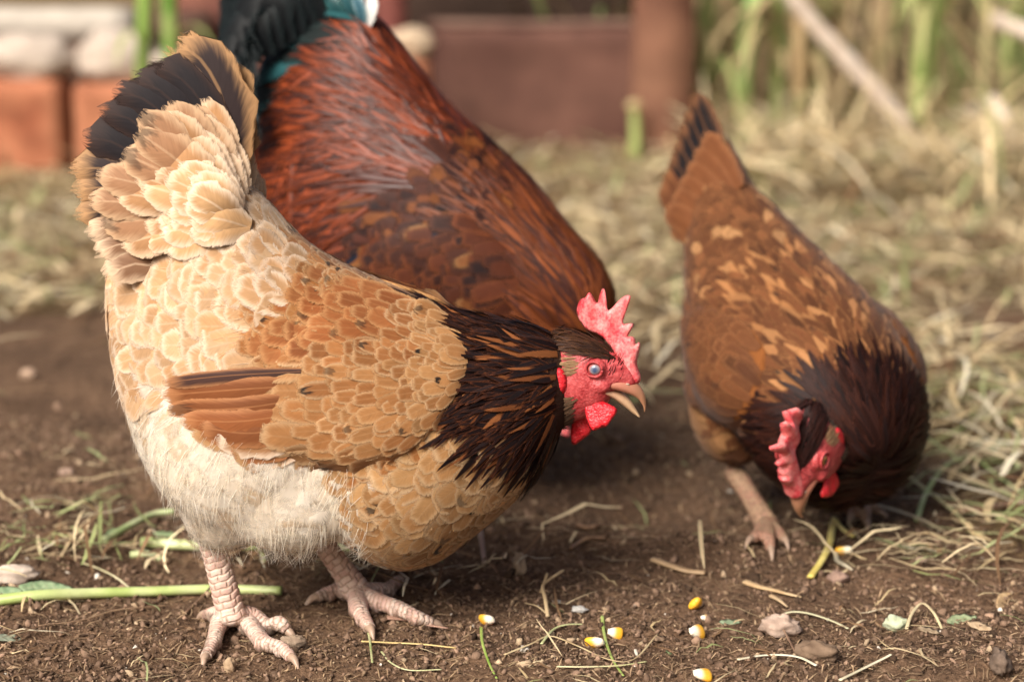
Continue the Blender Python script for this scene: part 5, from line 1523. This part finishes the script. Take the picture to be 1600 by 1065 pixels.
# raised bed of dark red boards
bed = empty('raised_bed', (bx(860, YB), YB, 0), 0, label='dark red-brown boarded raised bed with posts behind the rooster', category='raised bed')
maroon, mar2 = (.055, .024, .019), (.13, .064, .047)
box('board', (bx(676, YB), YB, -.03), (bx(1052, YB), YB + .045, bz(44, YB)), M['wood'], maroon, mar2, bed)
box('top_rail', (bx(660, YB), YB + .002, bz(44, YB) + .002), (bx(1040, YB), YB + .075, bz(35, YB) + .002), M['wood'], (.13, .07, .055), (.19, .12, .09), bed)
box('post', (bx(985, YB), YB - .075, -.03), (bx(1078, YB), YB - .016, bz(-140, YB)), M['wood'], (.11, .048, .032), (.20, .10, .062), bed)
box('post', (bx(592, YB), YB - .06, -.03), (bx(640, YB), YB - .016, bz(-140, YB)), M['wood'], (.14, .045, .038), (.20, .075, .055), bed)
box('board', (bx(560, YB), YB + .35, .0), (bx(1100, YB), YB + .39, bz(-160, YB)), M['wood'], (.035, .022, .016), (.06, .035, .026), bed)  # back board coloured near black, painting in the shade of the gap
box('board', (bx(560, YB), YB + .05, bz(-110, YB)), (bx(1100, YB), YB + .09, bz(-45, YB)), M['wood'], maroon, mar2, bed)
box('board', (bx(280, YB), YB + .02, -.02), (bx(590, YB), YB + .065, bz(-60, YB)), M['wood'], (.13, .05, .04), (.20, .085, .06), bed)
# terracotta blocks with pale rubble on top
YL = at_ground(60, 284)[1]
blocks = [(-75, 100, 128, 'orange terracotta block at the left edge, leftmost of the row'), (118, 236, 132, 'orange terracotta block right of the dark gap, behind the buff hen\'s tail'), (250, 365, 134, "orange terracotta block mostly hidden by the buff hen's tail"), (600, 672, 96, 'orange terracotta block just right of the rooster\'s back')]
for a, c, t, lab in blocks:
    box('terracotta_block', (bx(a, YL), YL, -.02), (bx(c, YL), YL + .16, bz(t, YL)), M['terracotta'], (.22, .072, .038), (.40, .165, .09), bev=.008, freq=9, warp=.007, label=lab, category='block', group='terracotta blocks')
def rock(x, y, z, r, sq, ca, cb, label, seed):
    v, f = ellipsoid((0, 0, 0), (1, 1, 1), None, 20, 26)
    out, cs = [], []
    for q in v:
        k = 1 + .22 * noise.fractal(Vector(q) * 1.4 + Vector((seed * 7.7, 0, 0)), 1.0, 2.0, 4)
        out.append(q * k * np.array(sq) * r)
        t = min(max(.5 + .9 * noise.noise(Vector(q) * 2 + Vector((seed * 3.3, 1, 0))), 0), 1)
        cs.append(np.array(ca) * (1 - t) + np.array(cb) * t)
    me = raw_mesh('pale_stone', np.array(out), f); col_attr(me, 'Col', np.array(cs))
    o = link('pale_stone', me, M['stone'], label=label, category='stone', group='pale stones on the blocks')
    o.location = (x, y, z + r * sq[2] * .88)
pale = ((.34, .28, .23), (.50, .42, .35))
for k, (px, py, rp, sq, lab) in enumerate(((42, 128, 82, (1, .6, .46), 'pale stone on the leftmost terracotta block'), (176, 132, 64, (1, .7, .66), "pale round stone left of the buff hen's raised tail"), (262, 134, 40, (1, .8, .7), "small pale stone behind the tip of the buff hen's tail"), (336, 60, 22, (1, 1, 1), "small tan round stone on the dark red board between hen's and rooster's tails"), (640, 96, 36, (1, .8, .7), "pale tan stone on the block right of the rooster's back"))):
    if py == 60:
        rock(bx(336, YB), YB + .04, bz(-60, YB), rp * YL / F, sq, *pale, lab, k)
    else:
        rock(bx(px, YL), YL + .07, bz(py, YL), rp * YL / F, sq, *(((.40, .30, .20), (.52, .40, .28)) if px > 600 else pale), lab, k)
# grey weathered plank lying behind, above the stones
YP = YL + .24
pl = box('grey_plank', (bx(-120, YP), YP, bz(66, YP)), (bx(212, YP), YP + .05, bz(14, YP)), M['wood'], (.36, .32, .27), (.52, .47, .40), freq=4, label='weathered grey plank above the pale stones at the upper left', category='plank')
sup = empty('plank_wall', (bx(60, YP + .08), YP + .12, 0), 0, label='dark low wall carrying the grey plank at the upper left', category='wall')
for k in range(4):
    z0 = -.02 + k * .085
    box('board', (bx(-200, YP) , YP + .06 + .003 * (k % 2), z0), (bx(330, YP), YP + .11, z0 + .081), M['wood'], (.06, .035, .026), (.11, .06, .045), sup)
box('ledge', (bx(-130, YP), YP - .02, -.02), (bx(230, YP), YP + .055, bz(66, YP) - .004), M['wood'], (.08, .05, .035), (.14, .085, .06), sup)

# ------------------------------------------------------------------ stalks and dry plants at the back right
def upright(name, px0, py0, px1, py1, Y, r, ca, cb, label, group, lean=0.0, leaves=2, category='plant'):
    a = at_depth(px0, py0, Y); a[2] = height(a[0], a[1]) - .01
    b_ = at_depth(px1, py1, Y + lean)
    d = b_ - a
    root = empty(name, tuple(a), 0, label=label, category=category, group=group)
    mid = d * .5 + np.array((rng.normal() * .012, 0, 0))
    v, f = tube([np.zeros(3), mid, d, d * 1.35], [r * 1.1, r, r * .9, r * .6], 30, 8)
    me = raw_mesh('stem', v, f)
    cs = [np.array(ca) * (1 - t) + np.array(cb) * t for t in [min(max(.5 + noise.noise(Vector(q) * 20 + Vector((px0, 0, 0))), 0), 1) for q in v]]
    col_attr(me, 'Col', np.array(cs))
    link('stem', me, M['stem'], root)
    for k in range(leaves):
        t = rng.uniform(.15, 1.0)
        o = d * t
        ang = rng.uniform(0, 2 * np.pi); L = rng.uniform(.10, .26)
        h = np.array((math.cos(ang), math.sin(ang), 0))
        P = np.array([o, o + h * L * .4 + np.array((0, 0, L * .35)), o + h * L * .8 + np.array((0, 0, L * .2)), o + h * L - np.array((0, 0, L * .2))])
        Q = catmull(P, 9)
        T, A_, B_ = frames_along(Q)
        w = np.array((.2, .7, 1, 1, .95, .8, .6, .35, .03)) * rng.uniform(.006, .011)
        vv = np.stack([Q - B_ * w[:, None], Q + np.array((0, 0, -.002)), Q + B_ * w[:, None]], 1).reshape(-1, 3)
        ml = raw_mesh('leaf_blade', vv, grid_faces(9, 3)); 
        q = rng.random()
        col_attr(ml, 'Col', np.array(cb) * (1 - q) + np.array((.46, .36, .19)) * q)
        link('leaf_blade', ml, M['leaf'], root)
    return root
GA, GB = (.17, .24, .06), (.32, .38, .13)
TA, TB = (.36, .24, .12), (.52, .38, .21)
uprights = [
    (1107, 200, 1104, -10, .10, .015, GA, GB, 'blurred green stalk nearest the raised bed post'), (1168, 228, 1180, -10, .05, .020, GA, (.32, .46, .17), 'thickest blurred green stalk in the left pair at the back right'),
    (1214, 232, 1216, -10, .12, .013, GA, GB, 'thin blurred green stalk just right of the thickest one'), (1440, 205, 1444, -10, .05, .016, GA, GB, 'left stalk of the green pair far right'), (1462, 208, 1468, -10, .12, .014, GA, GB, 'right stalk of the green pair far right'),
    (232, 120, 226, -20, -.12, .015, GA, (.24, .38, .08), 'green stem above the pale round stone at upper left'), (262, 110, 264, -20, -.12, .016, (.10, .22, .03), GB, "darker green stem beside the tip of the buff hen's tail"),
    (1140, 215, 1136, -10, .25, .010, TA, TB, 'dry tan stalk between the post-side green stalks'), (1262, 230, 1250, -10, .1, .016, TA, TB, 'dry tan stalk leaning left beside the diagonal stick'), (1300, 190, 1320, -10, .5, .012, (.26, .17, .10), TA, 'brown dry stalk behind the diagonal stick'),
    (1375, 180, 1372, -10, .6, .014, (.24, .20, .10), (.34, .30, .14), 'olive stalk behind the foot of the diagonal stick'), (1400, 190, 1404, -10, .7, .010, TA, TB, 'dry stalk left of the far right green pair'), (1500, 190, 1510, -10, .6, .012, TA, TB, 'dry tan stalk right of the far right green pair'),
    (1552, 235, 1546, -10, .02, .011, (.26, .22, .11), (.36, .32, .16), 'olive stalk at the far right'), (1585, 210, 1592, -10, .3, .012, (.18, .28, .07), GB, 'green stalk at the right edge'), (990, 246, 992, 165, -.12, .012, GA, GB, "short green shoot at the foot of the raised bed, left of the brown hen's tail"),
]
for a, b0, c_, d0, dy, r, ca, cb, lab in uprights:
    if 'short green shoot' in lab:
        p0 = at_depth(a, b0, YB - .12); p1 = at_depth(c_, d0, YB - .12)
        root = empty('green_shoot', (p0[0], p0[1], 0), 0, label=lab, category='plant', group='stalks at the back')
        v, f = tube([np.array((0, 0, -.01)), np.array((.004, 0, (p1 - p0)[2] * .5)), np.array((0, 0, p1[2]))], [.012, .012, .008], 14, 8)
        me = raw_mesh('stem', v, f); col_attr(me, 'Col', np.array(GB)); link('stem', me, M['stem'], root)
        v, f = ellipsoid((0, 0, p1[2]), (.016, .016, .012)); me = raw_mesh('dry_tip', v, f); col_attr(me, 'Col', np.array((.42, .33, .16))); link('dry_tip', me, M['stem'], root)
    else:
        upright('stalk_plant', a, b0, c_, d0, (YL if a < 300 else YB) + dy, r, ca, cb, lab, 'stalks at the back', leaves=6 if a > 300 else 1)
# the pale stick leaning across, and pale pieces beside it
def stick3(name, p0, p1, r, ca, cb, label, category='stick'):
    a, b_ = np.array(p0), np.array(p1)
    d = b_ - a
    v, f = tube([np.zeros(3), d * .35 + np.array((.004, 0, .004)), d * .7, d], [r, r * 1.05, r * .95, r * .9], 36, 10)
    for q in v: q += np.array(noise.noise_vector(Vector(q) * 30)) * .003
    me = raw_mesh(name, v, f)
    cs = [np.array(ca) * (1 - t) + np.array(cb) * t for t in [min(max(.5 + noise.noise(Vector(q) * 25), 0), 1) for q in v]]
    col_attr(me, 'Col', np.array(cs))
    o = link(name, me, M['stone'], label=label, category=category, group='pale sticks at the back right')
    o.location = tuple(a); return o
g0 = at_depth(1452, 248, YB - .08)
stick3('pale_stick', tuple(g0), at_depth(1215, -30, YB - .16), .019, (.50, .40, .32), (.66, .56, .47), 'pale bare stick leaning diagonally at the back right')
stick3('pale_stick', at_depth(1545, 28, YB - .02), at_depth(2075, 246, YB - .1), .017, (.52, .42, .34), (.68, .58, .48), 'pale broken stick end at the upper right edge')
g1 = at_depth(1545, 155, YB - .05)
stick3('pale_stick', tuple(g1), at_depth(1600, 248, YB - .12), .016, (.52, .42, .34), (.66, .56, .46), 'short pale stick piece low at the far right')
for px, py, r, lab in ((1300, 215, 20, 'pale stone in the straw behind the brown hen'), (1512, 205, 26, 'pale stone below the far right stalks')):
    g = at_ground(px, py); rock(g[0], g[1], .0, r * g[1] / F, (1.2, .8, .8), *pale, lab, px)
# dry growth behind: far stems that read as one mass, and the earth bank they stand on
nb = 2600
x = rng.uniform(.15, 3.2, nb); y = rng.uniform(YB + .25, YB + 2.6, nb)
V = np.zeros((nb, 5, 2, 3))
for i in range(nb):
    L = rng.uniform(.25, .95); a = rng.uniform(0, 2 * np.pi); ln = abs(rng.normal()) * .35; w0 = rng.uniform(.004, .012); k = rng.normal() * .25
    z0 = height(x[i], y[i])
    for j in range(5):
        s = j / 4
        c = np.array((x[i] + math.cos(a) * L * (ln * s + k * s * s), y[i] + math.sin(a) * L * (ln * s + k * s * s), z0 + L * s * (1 - .25 * ln * s)))
        w = w0 * (1 - s * .7)
        V[i, j, 0] = c - (w, 0, 0); V[i, j, 1] = c + (w, 0, 0)
Fc = (grid_faces(5, 2)[None] + (np.arange(nb) * 10)[:, None, None]).reshape(-1, 4)
me = raw_mesh('dry_undergrowth', V.reshape(-1, 3), Fc)
c = pal((.28, .19, .10), (.56, .42, .24), nb, .2)
q = rng.random(nb); c[q < .2] = pal((.12, .18, .05), (.26, .32, .11), int((q < .2).sum()))
c[q > .74] = pal((.05, .032, .02), (.13, .08, .05), int((q > .74).sum()))
col_attr(me, 'Col', np.repeat(c, 10, 0))
link('dry_undergrowth', me, M['straw'], label='mass of dry brown and green stems at the back right', category='undergrowth', kind='stuff')

# loose heap of dry straw and stems at the foot of the stalks
x = rng.uniform(.35, 1.5, 1500); y = rng.uniform(YB - .75, YB + .15, 1500)
ribbons('straw_heap', x, y, .08 + .22 * rng.random(1500), .004 + .008 * rng.random(1500), straw_cols(1500, .10, .15), 'loose heap of pale straw at the foot of the stalks, back right', 'straw', tilt=.30, bend=.5, seg=6, zoff=.07, fold=.4)
